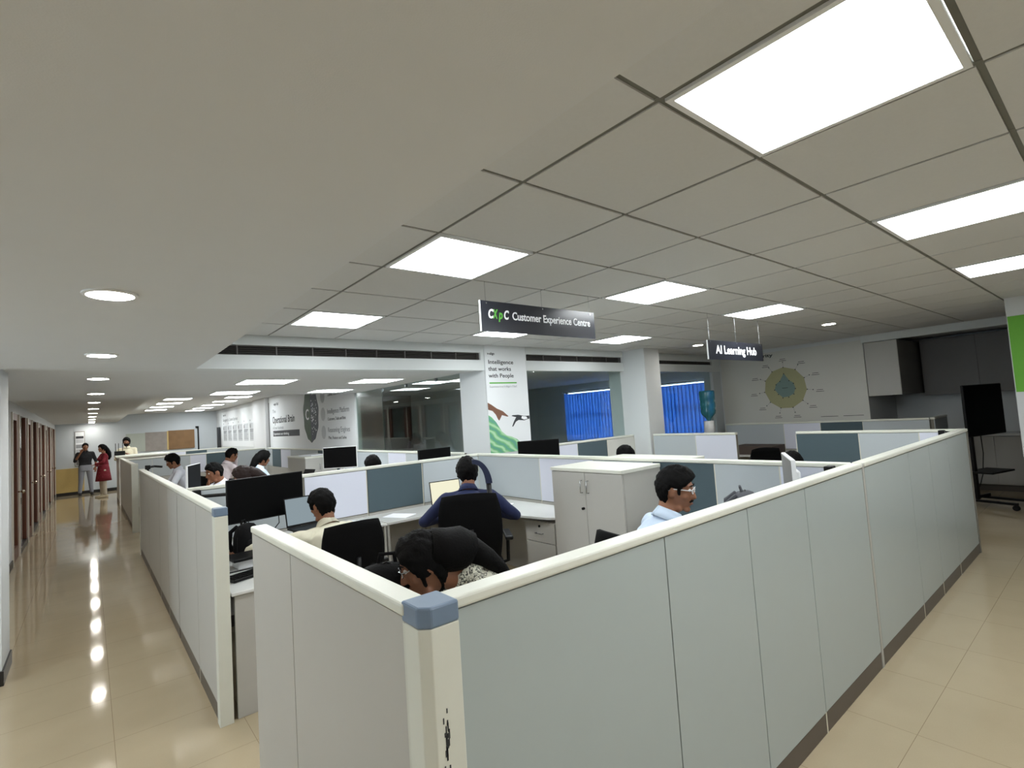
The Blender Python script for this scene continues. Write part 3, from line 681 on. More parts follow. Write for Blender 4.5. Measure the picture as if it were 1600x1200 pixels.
monitor('white-backed monitor with black screen beside the man in white, near the corridor', (1.00, 7.55, 1.13), 1.19, .56, .40, back='white')
def small_arm(label, x, y, h=1.27, z0=.737):
    t = thing('arm_mount', label, 'monitor arm', (x, y, 0), 0, 'monitor arms')
    MB().cyl((0,0,z0), (0,0,h), .014).build('pole', 'black', t)
    MB().tube([(0,0,h), (.08,.02,h+.005), (.17,-.03,h-.01)], .016).build('arm', 'black', t)
    MB().box(-.035, .03, -.025, .025, h-.03, h+.03).build('joint_block', 'black', t, bevel=.006)
small_arm('black monitor arm poking up at the end of the second corridor partition', .66, 9.25)
small_arm('black monitor arm poking up behind the long front partition', 3.60, 1.26, 1.20)
small_arm('black monitor arm poking up near the far end of the front partition', 6.55, 1.25, 1.22, .001)
def laptop(label, loc, rz, m='lapscreen', ang=20, wd=.33, dp=.22, silver=False, back=None):
    t = thing('laptop', label, 'laptop', loc, rz, 'laptops'); b = 'steel' if silver else 'black'
    box(-wd/2, wd/2, -dp, 0, 0, .016).build('keyboard_deck', b, t, bevel=.003)
    a = math.radians(ang); ez = V((0, math.sin(a), math.cos(a))); ey = V((0, math.cos(a), -math.sin(a)))
    MB().obox(V((0, .003, .016))+ez*dp/2, (1,0,0), ey, ez, wd, .008, dp).build('lid', b, t)
    MB().obox(V((0, .003, .016))+ez*(dp/2+.004)-ey*.0045, (1,0,0), ey, ez, wd-.016, .001, dp-.026).build('screen', m, t)
    return t
laptop('open laptop with grey screen in front of the man in beige', (1.42, 4.52, .86), .12, ang=12, wd=.36, dp=.24)
st = thing('laptop_stand', 'raised stand under the laptop of the man in beige', 'laptop stand', (1.42, 4.42, .736), .12)
MB().box(-.14, .14, -.1, .1, .0, .01).box(-.14, .14, -.1, .1, .112, .122).box(-.13, -.11, -.08, .08, .01, .112).box(.11, .13, -.08, .08, .01, .112).build('stand', 'black', st)
C.objects['stand'].name = 'stand_body'
laptop('open laptop with pale screen in front of the man in navy', (2.97, 4.80, .74), -.1, m='lapscreen2', ang=10, wd=.36, dp=.27)
laptop('open dark laptop used by the woman with long hair', (2.95, 9.45, .74), -1.35, m='screen', ang=25, silver=False)
laptop('open silver laptop lid on the desk below the white cabinet', (2.72, 8.6, .74), -.9+PI, m='lapscreen', ang=30, silver=True)
laptop('open laptop in front of the far man in a white shirt', (.90, 11.35, .74), 1.4, m='screen', ang=20)
t = thing('keyboard', 'black keyboard and mouse tray on the desk end by the corridor opening', 'keyboard', (.86, 3.84, .737), .35)
box(-.2, .2, -.07, .07, 0, .018).build('keyboard_body', 'black', t, bevel=.004)
kb = MB()
for i in range(13):
    for j in range(4): kb.box(-.19+.029*i, -.165+.029*i, -.06+.03*j, -.035+.03*j, .018, .023)
kb.build('keys', 'screen', t)
t = thing('closed_laptop', 'closed slim black laptop on a riser beside the corridor opening', 'laptop', (.90, 4.12, .737), .1)
box(-.16, .16, -.11, .11, .06, .08).build('closed_lid', 'black', t, bevel=.004)
MB().box(-.12, .12, -.07, .07, 0, .06).build('riser', 'white', t, bevel=.004)
c_ = MB().tube([(.68,4.3,.745),(.68,4.1,.742),(.72,3.99,.742),(1.1,3.99,.742),(1.15,4.1,.742)], .004).build('power_cable', 'black'); tag(c_, 'thin black cable curling over the desk by the corridor opening', 'cable')
c_ = MB().tube([(1.02,4.80,.97),(1.03,4.82,.86),(1.1,4.84,.79),(1.2,4.84,.8),(1.27,4.83,.88),(1.26,4.8,.97)], .004).build('monitor_cable', 'black'); tag(c_, 'thin black cable looping below the large black monitor', 'cable')

# bags
def backpack(label, loc, rz, s, m, tilt=0):
    t = thing('backpack', label, 'backpack', loc, rz, 'backpacks')
    b = MB().loft([((0,0,z*s), (1,0,0), (0,1,0), rx*s, ry*s) for z, rx, ry in [(0,.13,.08),(.02,.16,.105),(.12,.168,.12),(.26,.16,.115),(.34,.14,.095),(.39,.10,.065),(.405,.05,.03)]], 28, 2.8)
    b.build('bag_body', m, t, smooth=True)
    MB().loft([((0,-.10*s,z*s), (1,0,0), (0,1,0), rx*s, ry*s) for z, rx, ry in [(.03,.1,.02),(.05,.13,.045),(.15,.13,.055),(.21,.12,.045),(.23,.09,.015)]], 24, 2.8).build('front_pocket', m, t, smooth=True)
    MB().tube([(-.04*s,.02,.39*s),(-.03*s,.03,.44*s),(.03*s,.03,.44*s),(.04*s,.02,.39*s)], .009).build('grab_handle', m, t)
    for sx in (-1, 1):
        MB().tube([(sx*.07*s,.07*s,.38*s),(sx*.09*s,.15*s,.32*s),(sx*.1*s,.16*s,.18*s),(sx*.11*s,.1*s,.05*s)], .016).build('shoulder_strap', m, t)
    MB().tube([(-.165*s,.0,.1*s),(-.155*s,0,.26*s),(-.12*s,0,.36*s),(0,0,.412*s),(.12*s,0,.36*s),(.155*s,0,.26*s),(.165*s,0,.1*s)], .004).build('zip', 'black', t)
    return t
backpack('black backpack on the near desk in front of the woman in leopard print', (.93, 2.00, .737), -.6, .92, 'bag')
backpack('grey bag on the desk right of the man with glasses', (3.40, 1.72, .737), .5, .82, 'bagg')
backpack('black bag on the left desk below the large black monitor', (.92, 4.40, .737), .7, .62, 'bag')
b_ = MB().loft([((0,0,z), (1,0,0), (0,1,0), rx, ry) for z, rx, ry in [(0,.07,.05),(.06,.10,.08),(.14,.10,.07),(.2,.05,.04),(.22,.02,.02)]], 16, 2).build('plastic_bag', 'paper', smooth=True)
b_.location = (2.62, 4.75, 0.001); tag(b_, 'white plastic bag on the floor under the curved desk', 'bag')

# ================================================================== OFFICE CHAIRS
def chair_proto(label, loc, rz):
    t = thing('office_chair', label, 'office chair', loc, rz, 'black office chairs')    # faces local +y
    MB().loft([((0,0,z), (1,0,0), (0,1,0), rx, ry) for z, rx, ry in [(.40,.22,.21),(.42,.245,.235),(.455,.245,.235),(.475,.22,.21)]], 28, 3.4).build('seat', 'mesh', t, smooth=True)
    # backrest: curved shell
    vs = []; nu, nv = 14, 12
    for sd in (0, 1):
        for j in range(nv+1):
            v = j/nv; z = .52+.46*v; wd = .215+.02*math.sin(PI*v)-.035*max(0, v-.8)*5*.4
            for i in range(nu+1):
                u = -1+2*i/nu
                yy = -.235-.05*v-.03*math.sin(PI*v)+.055*u*u+(.012 if sd else -.012)
                zz = z+(.018*(1-u*u) if j == nv else 0)
                vs.append((u*wd, yy, zz))
    W = nu+1; S = W*(nv+1); fs = []
    for j in range(nv):
        for i in range(nu):
            a = j*W+i; fs.append((a, a+1, a+W+1, a+W)); fs.append((S+a, S+a+W, S+a+W+1, S+a+1))
    for i in range(nu): fs.append((i, S+i, S+i+1, i+1)); a = nv*W+i; fs.append((a, a+1, S+a+1, S+a))
    for j in range(nv): a = j*W; fs.append((a, a+W, S+a+W, S+a)); a = j*W+nu; fs.append((a, S+a, S+a+W, a+W))
    MB().add(vs, fs).build('backrest', 'mesh', t, smooth=True)
    MB().tube([(0,-.05,.39),(0,-.24,.40),(0,-.30,.52),(0,-.31,.75)], .02).build('back_bracket', 'black', t, smooth=True)
    for s in (-1, 1):
        MB().tube([(s*.2,.0,.42),(s*.285,0,.44),(s*.29,-.02,.62)], .014).build('armrest_support', 'black', t)
        box(s*.29-.03, s*.29+.03, -.15, .12, .62, .65).build('armrest', 'black', t, bevel=.01)
    MB().cyl((0,0,.12), (0,0,.41), .028, .022).build('gas_column', 'black', t)
    for k in range(5):
        a = 2*PI*k/5+.3; c, s = math.cos(a), math.sin(a)
        lg = MB().tube([(0,0,.13),(c*.15,s*.15,.11),(c*.29,s*.29,.075)], [.024,.02,.014]).build('leg', 'black', t)
        MB().cyl((c*.29-s*.022,s*.29+c*.022,.028), (c*.29+s*.022,s*.29-c*.022,.028), .027).build('caster', 'black', lg)
    return t
chair0 = chair_proto('black mesh office chair behind the man in beige', (1.46, 3.86, 0), -.08)

# ================================================================== SIGNS, POSTERS
def flat(parent, name, pts, o, xd, up, m, depth=.001):
    xd, up = V(xd), V(up); nn = xd.cross(up); o = V(o); n = len(pts)
    vs = [o+xd*a+up*b for a, b in pts]+[o+xd*a+up*b+nn*depth for a, b in pts]
    return MB().add(vs, [tuple(range(n)), tuple(range(n, 2*n))]+[(i,(i+1)%n,n+(i+1)%n,n+i) for i in range(n)]).build(name, m, parent)
def rect(a, b, c, d): return [(a,c),(b,c),(b,d),(a,d)]
def ngon(cx, cy, rx, ry, n, ph=PI/2): return [(cx+rx*math.cos(ph+2*PI*k/n), cy+ry*math.sin(ph+2*PI*k/n)) for k in range(n)]
XD, ND_ = (1,0,0), (0,-1,0)
def hang_sign(label, x0, x1, y, z0, z1):
    t = thing('hanging_sign', label, 'sign', (x0, y, z0), 0, None)
    w_, h = x1-x0, z1-z0
    box(0, w_, -.006, .006, 0, h).build('sign_board', 'signd', t); box(-.004, 0, -.007, .007, 0, h).build('board_edge', 'white', t)
    for u in (.05, w_/2, w_-.05):
        MB().cyl((u,0,h-.012), (u,0,ZC-z0), .0016, n=6).build('suspension_wire', 'steel', t)
        MB().cyl((u,-.009,h-.016), (u,-.004,h-.016), .006).build('wire_screw', 'steel', t)
    return t
s1 = hang_sign('black hanging sign reading CXpC Customer Experience Centre', 2.06, 3.215, 2.77, 2.262, 2.475)
text('C', (.058, -.0075, .095), XD, ZU, .088, 'signw', s1, bold=.003, shear=.2, width=.046)
text('X', (.103, -.0075, .095), XD, ZU, .088, 'green', s1, bold=.003, shear=.2, width=.047)
text('p', (.152, -.0075, .095), XD, ZU, .088, 'green', s1, bold=.003, shear=.2, width=.038)
text('C', (.196, -.0075, .095), XD, ZU, .088, 'signw', s1, bold=.003, shear=.2, width=.046)
text('Customer Experience Centre', (.275, -.0075, .095), XD, ZU, .080, 'signw', s1, bold=.0015, width=.82)
s2 = hang_sign('smaller dark hanging sign reading AI Learning Hub', 4.965, 6.20, 2.77, 2.125, 2.328)
text('AI Learning Hub', (.155, -.0075, .065), XD, ZU, .125, 'signw', s2, bold=.003, width=.92)

# column poster
yp = YB-.016
pc = thing('column_poster', 'tall pale poster about intelligence that works with people, on the column', 'poster', (3.955, yp, 1.2))
flat(pc, 'poster_sheet', rect(0, .695, 0, 1.41), (0,0,0), XD, ZU, 'poster', .002)
text('v-align', (.04, -.003, 1.285), XD, ZU, .045, 'ink', pc, width=.12, bold=.001)
for sx, z in (('Intelligence', 1.165), ('that works', 1.075), ('with People', .985)):
    text(sx, (.045, -.003, z), XD, ZU, .075, 'ink', pc, bold=.001, width=.42 if sx[0] == 'I' else .38 if sx[0] == 't' else .42)
flat(pc, 'green_rule', rect(.05, .51, .905, .922), (0,-.002,0), XD, ZU, 'green')
text("Experience it at V-Align's CXpC", (.05, -.003, .855), XD, ZU, .034, 'grey', pc, width=.46)
flat(pc, 'green_print', [(0,0),(.62,0),(.55,.08),(.45,.16),(.36,.20),(.28,.22),(.2,.28),(.12,.40),(.05,.47),(0,.50)], (0,-.002,0), XD, ZU, 'art')
flat(pc, 'brown_shape', [(0,.66),(.06,.63),(.14,.58),(.24,.54),(.33,.47),(.31,.465),(.22,.49),(.2,.46),(.17,.42),(.15,.44),(.12,.5),(.07,.55),(0,.57)], (0,-.003,0), XD, ZU, mat('brown_print', (122, 84, 66), .6))
flat(pc, 'dark_shape', [(.695,.46),(.6,.46),(.5,.48),(.4,.48),(.38,.47),(.46,.45),(.42,.40),(.38,.33),(.40,.33),(.45,.39),(.5,.41),(.6,.40),(.695,.42)], (0,-.003,0), XD, ZU, 'ink')
flat(pc, 'pale_shape', [(.56,.46),(.64,.45),(.66,.42),(.6,.41),(.55,.43)], (0,-.004,0), XD, ZU, 'signw')

# brain poster, on the plane X = 3.8 (u runs toward the camera)
bp_ = thing('wall_poster', 'wide white wall poster about the operational brain, with a green and black oval', 'poster', (XG, 15.0, 1.22))
flat(bp_, 'poster_sheet', rect(0, 5.84, 0, 1.37), (0,0,0), ND_, ZU, 'poster', .004)
def bt(s, u, z, size, m='ink', width=None, bold=0): text(s, (-.0055, -u, z), ND_, ZU, size, m, bp_, width=width, bold=bold)
bt('v-align CXpC', .45, 1.13, .09, 'ink', .45); bt('The', .32, .93, .13, 'grey', .3)
bt('Operational Brain', .30, .66, .25, 'ink', 1.9, .004); bt('of your business', .32, .50, .12, 'grey', .95)
flat(bp_, 'caption_bar', rect(.32, 2.55, .31, .46), (-.004,0,0), ND_, ZU, 'ink')
bt('Experience our thinking', .36, .35, .09, 'signw', 1.35)
rng = random.Random(3)
br = [(3.38+.50*math.cos(a)*(1+.035*math.sin(9*a)), .78+.62*math.sin(a)*(1+.025*math.sin(11*a))) for a in [2*PI*k/72 for k in range(72)]]
flat(bp_, 'brain_dark_half', [(max(u, 3.36), v) for u, v in br], (-.004,0,0), ND_, ZU, mat('brain_dark_print', (58, 66, 74), .6), .001)
flat(bp_, 'brain_green_half', [(min(u, 3.36), v) for u, v in br], (-.004,0,0), ND_, ZU, mat('brain_green_print', (62, 84, 58), .6, var=.4, scale=12), .001)
dots = MB()
for i in range(60):
    a, q = rng.uniform(-1.4, 1.4), rng.uniform(.1, .92); u, v = 3.38+.48*q*math.cos(a), .78+.58*q*math.sin(a)
    dots.cyl((-.0052, -u, v), (-.006, -u, v), rng.uniform(.008, .02), n=6)
dots.build('brain_dots', 'signw', bp_)
text('C', (-.006, -3.02, .66), ND_, ZU, .34, 'signw', bp_, bold=.004)
bt("Channels, Customers and Context Hub", 4.45, 1.10, .09, 'ink', 1.2)
for z, s_, s2_ in ((.72, 'Intelligence Platform', 'Customers, Tasks and Bots'), (.34, 'Reasoning Engines', 'Plan, Reason and Solve')):
    bt(s_, 4.4, z+.02, .14, 'grey', 1.15, .001); bt(s2_, 4.42, z-.12, .085, 'ink', .95)
for z in (1.12, .74, .36):
    flat(bp_, 'grey_disc', ngon(4.15, z, .13, .14, 24), (-.004,0,0), ND_, ZU, 'lgrey')
# six-column poster
sp_ = thing('wall_poster', 'far white wall poster with six grey text columns', 'poster', (XG, 21.5, 1.25))
flat(sp_, 'poster_sheet', rect(0, 5.05, 0, 1.22), (0,0,0), ND_, ZU, 'poster', .004)
text('v-align CXpC', (-.0055, -.25, 1.08), ND_, ZU, .08, 'ink', sp_, width=.5)
text('Our approach to Customer Experience', (-.0055, -.2, .88), ND_, ZU, .16, 'grey', sp_, width=2.4)
for i in range(6):
    u = .25+.8*i
    flat(sp_, 'column_block', rect(u, u+.62, .18, .72), (-.004,0,0), ND_, ZU, 'lgrey')
    flat(sp_, 'column_icon', rect(u+.02, u+.09, .58, .68), (-.005,0,0), ND_, ZU, 'ink')
    flat(sp_, 'column_marker', rect(u+.02, u+.1, .78, .82), (-.005,0,0), ND_, ZU, 'grey')
    for j in range(7): flat(sp_, 'text_line', rect(u+.03, u+(.45 if j % 3 else .56), .24+.045*j, .258+.045*j), (-.005,0,0), ND_, ZU, 'grey' if j < 5 else 'ink')
# diagram poster on the right wall
mp_ = thing('wall_poster', 'large pale wall poster with a khaki and teal eleven-sided diagram', 'poster', (X9, 5.27, 1.21))
flat(mp_, 'poster_sheet', rect(0, 2.49, 0, 1.33), (0,0,0), ND_, ZU, 'posterw', .006)
text('AI Maturity', (-.0075, -.42, 1.245), ND_, ZU, .085, 'ink', mp_, width=.62, bold=.002)
cu, cv, R_ = 1.20, .64, .385
flat(mp_, 'outer_polygon', ngon(cu, cv, R_*.97, R_, 11), (-.006,0,0), ND_, ZU, 'khaki')
ir = [.26, .15, .17, .19, .17, .19, .18, .19, .18, .17, .15]
flat(mp_, 'inner_polygon', [(cu+r*math.cos(PI/2+2*PI*k/11), cv+.01+r*math.sin(PI/2+2*PI*k/11)) for k, r in enumerate(ir)], (-.007,0,0), ND_, ZU, 'tealp')
for k in range(11):
    a = PI/2+2*PI*k/11; c, s = math.cos(a), math.sin(a)
    flat(mp_, 'axis_line', [(cu+c*R_-s*.002, cv+s*R_+c*.002), (cu+c*(R_+.09)-s*.002, cv+s*(R_+.09)+c*.002), (cu+c*(R_+.09)+s*.002, cv+s*(R_+.09)-c*.002), (cu+c*R_+s*.002, cv+s*R_-c*.002)], (-.006,0,0), ND_, ZU, 'grey')
    for q in (R_-.005, R_+.09, ir[k]):
        flat(mp_, 'marker_dot', ngon(cu+c*q, cv+s*q, .010, .010, 8), (-.008,0,0), ND_, ZU, 'ink')
    lx, ly = cu+c*(R_+.20), cv+s*(R_+.15)
    for j, ww in ((0, .10), (1, .13)):
        flat(mp_, 'label_line', rect(lx-ww/2, lx+ww/2, ly-.02-.03*j+.015, ly-.012-.03*j+.015), (-.006,0,0), ND_, ZU, 'ink')
flat(mp_, 'label_line', rect(cu-.05, cu+.05, cv-.004, cv+.004), (-.009,0,0), ND_, ZU, 'ink')
for a, b in ((1.75, 2.02), (2.1, 2.4)): flat(mp_, 'label_line', rect(a, b, .085, .093), (-.006,0,0), ND_, ZU, 'ink')

# ================================================================== FAR END OF THE CORRIDOR
yf = 22.6
t = MB().box(-.85, -.14, yf-.04, yf-.001, .1, .88).build('tan_board', 'tan'); tag(t, 'low tan board against the far corridor wall', 'board')
t = thing('notice_poster', 'narrow framed notice hanging behind the man in the black shirt', 'poster', (-.24, yf, .93))
box(-.13, .13, -.02, -.001, 0, 1.16).build('frame', 'frame', t); box(-.115, .115, -.024, -.02, .02, 1.14).build('sheet', 'poster', t)
for z0, z1, m in ((.92,1.0,'ink'),(.78,.9,'lgrey'),(.6,.72,'grey'),(.44,.56,'lgrey'),(.04,.34,'cabg')): flat(t, 'print_block', rect(-.1, .1, z0, z1), (0,-.0245,0), XD, ZU, m)
t = thing('notice_board', 'long grey and brown board on the far wall behind the partitions', 'board', (1.0, yf, 1.25))
box(-.0, .55, -.03, -.001, .02, .66).build('pale_section', 'boardpale', t)
box(.55, 1.2, -.035, -.001, 0, .67).build('grey_section', 'wood1', t)
box(1.2, 1.24, -.04, -.001, 0, .68).build('divider_strip', 'tan', t)
box(1.24, 2.06, -.035, -.001, 0, .69).build('brown_section', 'wood2', t)
t = thing('wifi_router', 'small black router with upright antennas on the counter at the corridor end', 'router', (.66, 18.2, 1.28))
box(-.12, .12, -.08, .08, .001, .12).build('router_body', 'black', t)
for u in (-.09, -.02, .07): MB().cyl((u, .05, .1), (u, .06, .34), .008, n=6).build('antenna', 'black', t)
t = MB().box(3.16, 3.20, yf-.08, yf-.02, 0, 2.05).box(3.1, 3.2, yf-.08, yf-.02, 1.99, 2.05).build('tripod_pole', 'black'); tag(t, 'thin black upright pole against the far wall', 'pole')
C.objects['tripod_pole'].name = 'thin_pole'
t = MB().box(3.70, 3.78, 21.75, 21.95, 0, 1.95).build('leaning_board', 'ink'); tag(t, 'dark narrow board leaning beside the six-column poster', 'board')

# ================================================================== RIGHT RECESS
t = thing('wall_cupboard', 'grey wall cupboard hanging right of the diagram poster', 'cupboard', (9.90, 2.32, 1.6))
box(.02, 1.45, 0, .455, .0, .885).build('body', 'cabg', t); box(0, .018, .004, .451, .004, .881).build('cupboard_door', 'lam', t)
t = thing('wall_cupboard', 'dark row of wall cupboards at the back of the recess', 'cupboard', (11.05, -2.0, 1.55))
box(.02, .35, 0, 4.28, 0, .95).build('body', 'cabg', t)
for i in range(6): box(0, .018, .01+i*.71, .705+i*.71, .005, .945).build('cupboard_door', 'cabg', t)
t = thing('kitchen_counter', 'grey counter with low cupboards at the back of the recess', 'cabinet', (10.9, -2.0, 0))
box(.03, .48, 0, 4.6, .1, .86).build('body', 'lam', t); box(.07, .48, 0, 4.6, 0, .1).build('plinth', 'kick', t); box(-.01, .49, 0, 4.62, .86, .9).build('worktop', 'desk', t, bevel=.004)
for i in range(8):
    d = box(.01, .028, .01+i*.575, .57+i*.575, .11, .85).build('door', 'lam', t)
    m = MB(); handle(m, (.01, .01+i*.575+(.07 if i % 2 else .49), .74), (1,0,0), ZU, (-1,0,0), .1); m.build('handle', 'steel', d)
# television on a wheeled stand
t = thing('television_stand', 'black television on a wheeled stand beside the right aisle', 'television', (9.34, 1.50, 0), -.29)
tv = box(-.03, .93, -.015, .02, .96, 1.68).build('television_panel', 'black', t, bevel=.01); box(-.015, .915, -.018, -.015, .975, 1.665).build('television_screen', 'screen', tv)
MB().box(.10, .16, .021, .08, .1, 1.5).build('pole', 'black', t)
box(.05, .6, -.2, .12, .46, .485).build('shelf', 'black', t, bevel=.005)
for u in (.1, .45):
    lg = MB().box(u-.02, u+.02, -.4, .35, .07, .1).build('foot', 'black', t)
    for q in (-.38, .33): MB().cyl((u-.02, q, .036), (u+.02, q, .036), .035).build('caster', 'black', lg)
box(.1, .48, .05, .07, .1, .14).build('cross_bar', 'black', t)
MB().tube([(.4,.05,1.0),(.5,.09,.7),(.45,.1,.4),(.3,.08,.25)], .006).build('cable', 'black', t)
# water dispenser by the right-hand window
t = thing('water_dispenser', 'water dispenser with a teal bottle on top in front of the blue blind', 'water dispenser', (8.75, 4.98, 0))
box(-.15, .15, -.15, .15, .02, 1.12).build('dispenser_body', 'white', t, bevel=.02); box(-.12, .12, -.158, -.15, .7, .9).build('tap_recess', 'ink', t)
MB().cyl((0,0,1.12), (0,0,1.34), .1, .085, n=24).build('bottle_collar', 'white', t, smooth=True)
MB().lathe([(.03,1.30),(.035,1.36),(.06,1.40),(.125,1.47),(.135,1.52),(.125,1.56),(.135,1.60),(.135,1.66),(.125,1.70),(.137,1.74),(.14,1.86),(.13,1.89),(.05,1.895)], n=28).build('water_bottle', 'bottle', t, smooth=True)
o = box(0, .5, 0, .7, 0, .14).build('cardboard_box', mat('cardboard_dark', (74, 62, 56), .7)); o.location = (8.75, 3.9, .737); tag(o, 'low dark box on the desk below the water bottle', 'box')

# ================================================================== PEOPLE
def headpt(u, R0=1.0):
    """surface of the skull and face for a unit direction; x side, y forward, z up"""
    x, y, z = u
    p = V((x*.074, y*(.093 if y > 0 else .096), z*(.112 if z > 0 else .122)))
    if z < 0:
        t = -z
        p.x *= 1-.34*t**1.5
        if y < 0: p.y *= 1-.45*t
        else: p.y *= 1-.06*t
        if y > 0: p.y += .016*t*t*(1-t)*4
    if y > .35 and abs(x) < .7: p.y = min(p.y, .088+.004*z)
    return p
def sphere_dirs(n, m):
    out = []
    for i in range(m+1):
        t = PI*i/m
        for k in range(n): out.append(V((math.sin(t)*math.cos(2*PI*k/n), math.sin(t)*math.sin(2*PI*k/n), math.cos(t))))
    return out, [(i*n+k, (i+1)*n+k, (i+1)*n+(k+1)%n, i*n+(k+1)%n) for i in range(m) for k in range(n)]
def add_head(mb, c, Rm):
    ds, fs = sphere_dirs(36, 26)
    mb.add([c+Rm@headpt(d) for d in ds], fs)
    f = lambda x, y, z: c+Rm@V((x, y, z))
    mb.caps(f(0,.086,.018), f(0,.106,-.026), .008, .0125, 10)
    for s in (-1, 1):
        mb.ell(f(s*.010,.098,-.030), .008, .009, .007, 10, 8)
        mb.caps(f(s*.014,.084,.036), f(s*.046,.074,.034), .0085, .007, 8)
        mb.ell(f(s*.074,-.006,-.008), .010, .020, .031, 12, 10, Rm @ Matrix.Rotation(-.25*s, 3, 'Z'))
        mb.ell(f(s*.045,.060,-.022), .020, .018, .018, 12, 8, Rm)
    mb.ell(f(0,.088,-.058), .024, .010, .006, 12, 8, Rm); mb.ell(f(0,.086,-.068), .020, .010, .0065, 12, 8, Rm)
    mb.ell(f(0,.070,-.098), .026, .020, .018, 12, 8, Rm); mb.caps(f(-.04,.035,-.094), f(.04,.035,-.094), .02, .02, 8)
def hair_mesh(c, Rm, style, seed):
    ds, fs = sphere_dirs(64, 44); vs = []; rn = V((seed*3.1, seed*1.7, 0))
    front, side, back, top = {'short': (.46, .06, -.80, .018), 'thick': (.44, .06, -.92, .028), 'long': (.50, -.40, -1.1, .022), 'fluffy': (.38, -.12, -.85, .034)}[style]
    for d in ds:
        az = math.atan2(abs(d.x), d.y)/PI      # 0 front, 1 back
        line = front+(side-front)*min(1, az/.36)**2 if az < .36 else side+(back-side)*max(0, min(1, (az-.54)/.14))
        if .36 < az < .43: line -= .30
        line += noise.noise(d*9+rn)*.06; k = (d.z-line)/.20; k = max(0, min(1, k)); k = k*k*(3-2*k)
        p = headpt(d)
        nz = noise.noise(d*5+rn)*.007+noise.noise(d*16+rn)*.004
        th = top*(.62+.38*max(0, d.z))+nz
        if d.y > .3 and d.z > .3: th += .008*k
        p = p+d*(th*k-.012*(1-k)); vs.append(c+Rm@p)
    return MB().add(vs, fs)
def add_hand(mb, w_, d, palm_n, curl, side, s=1.0):
    d, pn = V(d).normalized(), V(palm_n).normalized(); pn = (pn-d*pn.dot(d)).normalized(); sd = d.cross(pn)*side
    mb.loft([(w_, sd, pn, .026*s, .019*s), (w_+d*.03*s, sd, pn, .036*s, .017*s), (w_+d*.065*s, sd, pn, .041*s, .015*s), (w_+d*.09*s, sd, pn, .038*s, .012*s)], 16)
    for k, (off, L) in enumerate(((-.030, .068), (-.010, .078), (.010, .073), (.028, .058))):
        p = w_+d*.085*s+sd*off*s; dd = d.copy(); r = .0088*s
        for j, f in enumerate((.45, .32, .23)):
            dd = (Matrix.Rotation(curl*(.5+.35*j)*1.0, 3, sd) @ dd) if True else dd
            q = p+dd*L*f*s; mb.caps(p, q, r, r*.92, 8); p = q; r *= .92
    p = w_+d*.022*s-sd*.030*s; dd = (d*.75-sd*.65+pn*.2).normalized(); q = p+dd*.04*s; mb.caps(p, q, .0115*s, .0095*s, 8)
    dd = (dd+d*.5).normalized(); mb.caps(q, q+dd*.03*s, .0095*s, .0085*s, 8)
def remesh(o, v, sm=2, sub=False):
    r = o.modifiers.new('remesh', 'REMESH'); r.mode = 'VOXEL'; r.voxel_size = v; r.use_smooth_shade = True
    s = o.modifiers.new('smooth', 'SMOOTH'); s.factor = .5; s.iterations = sm
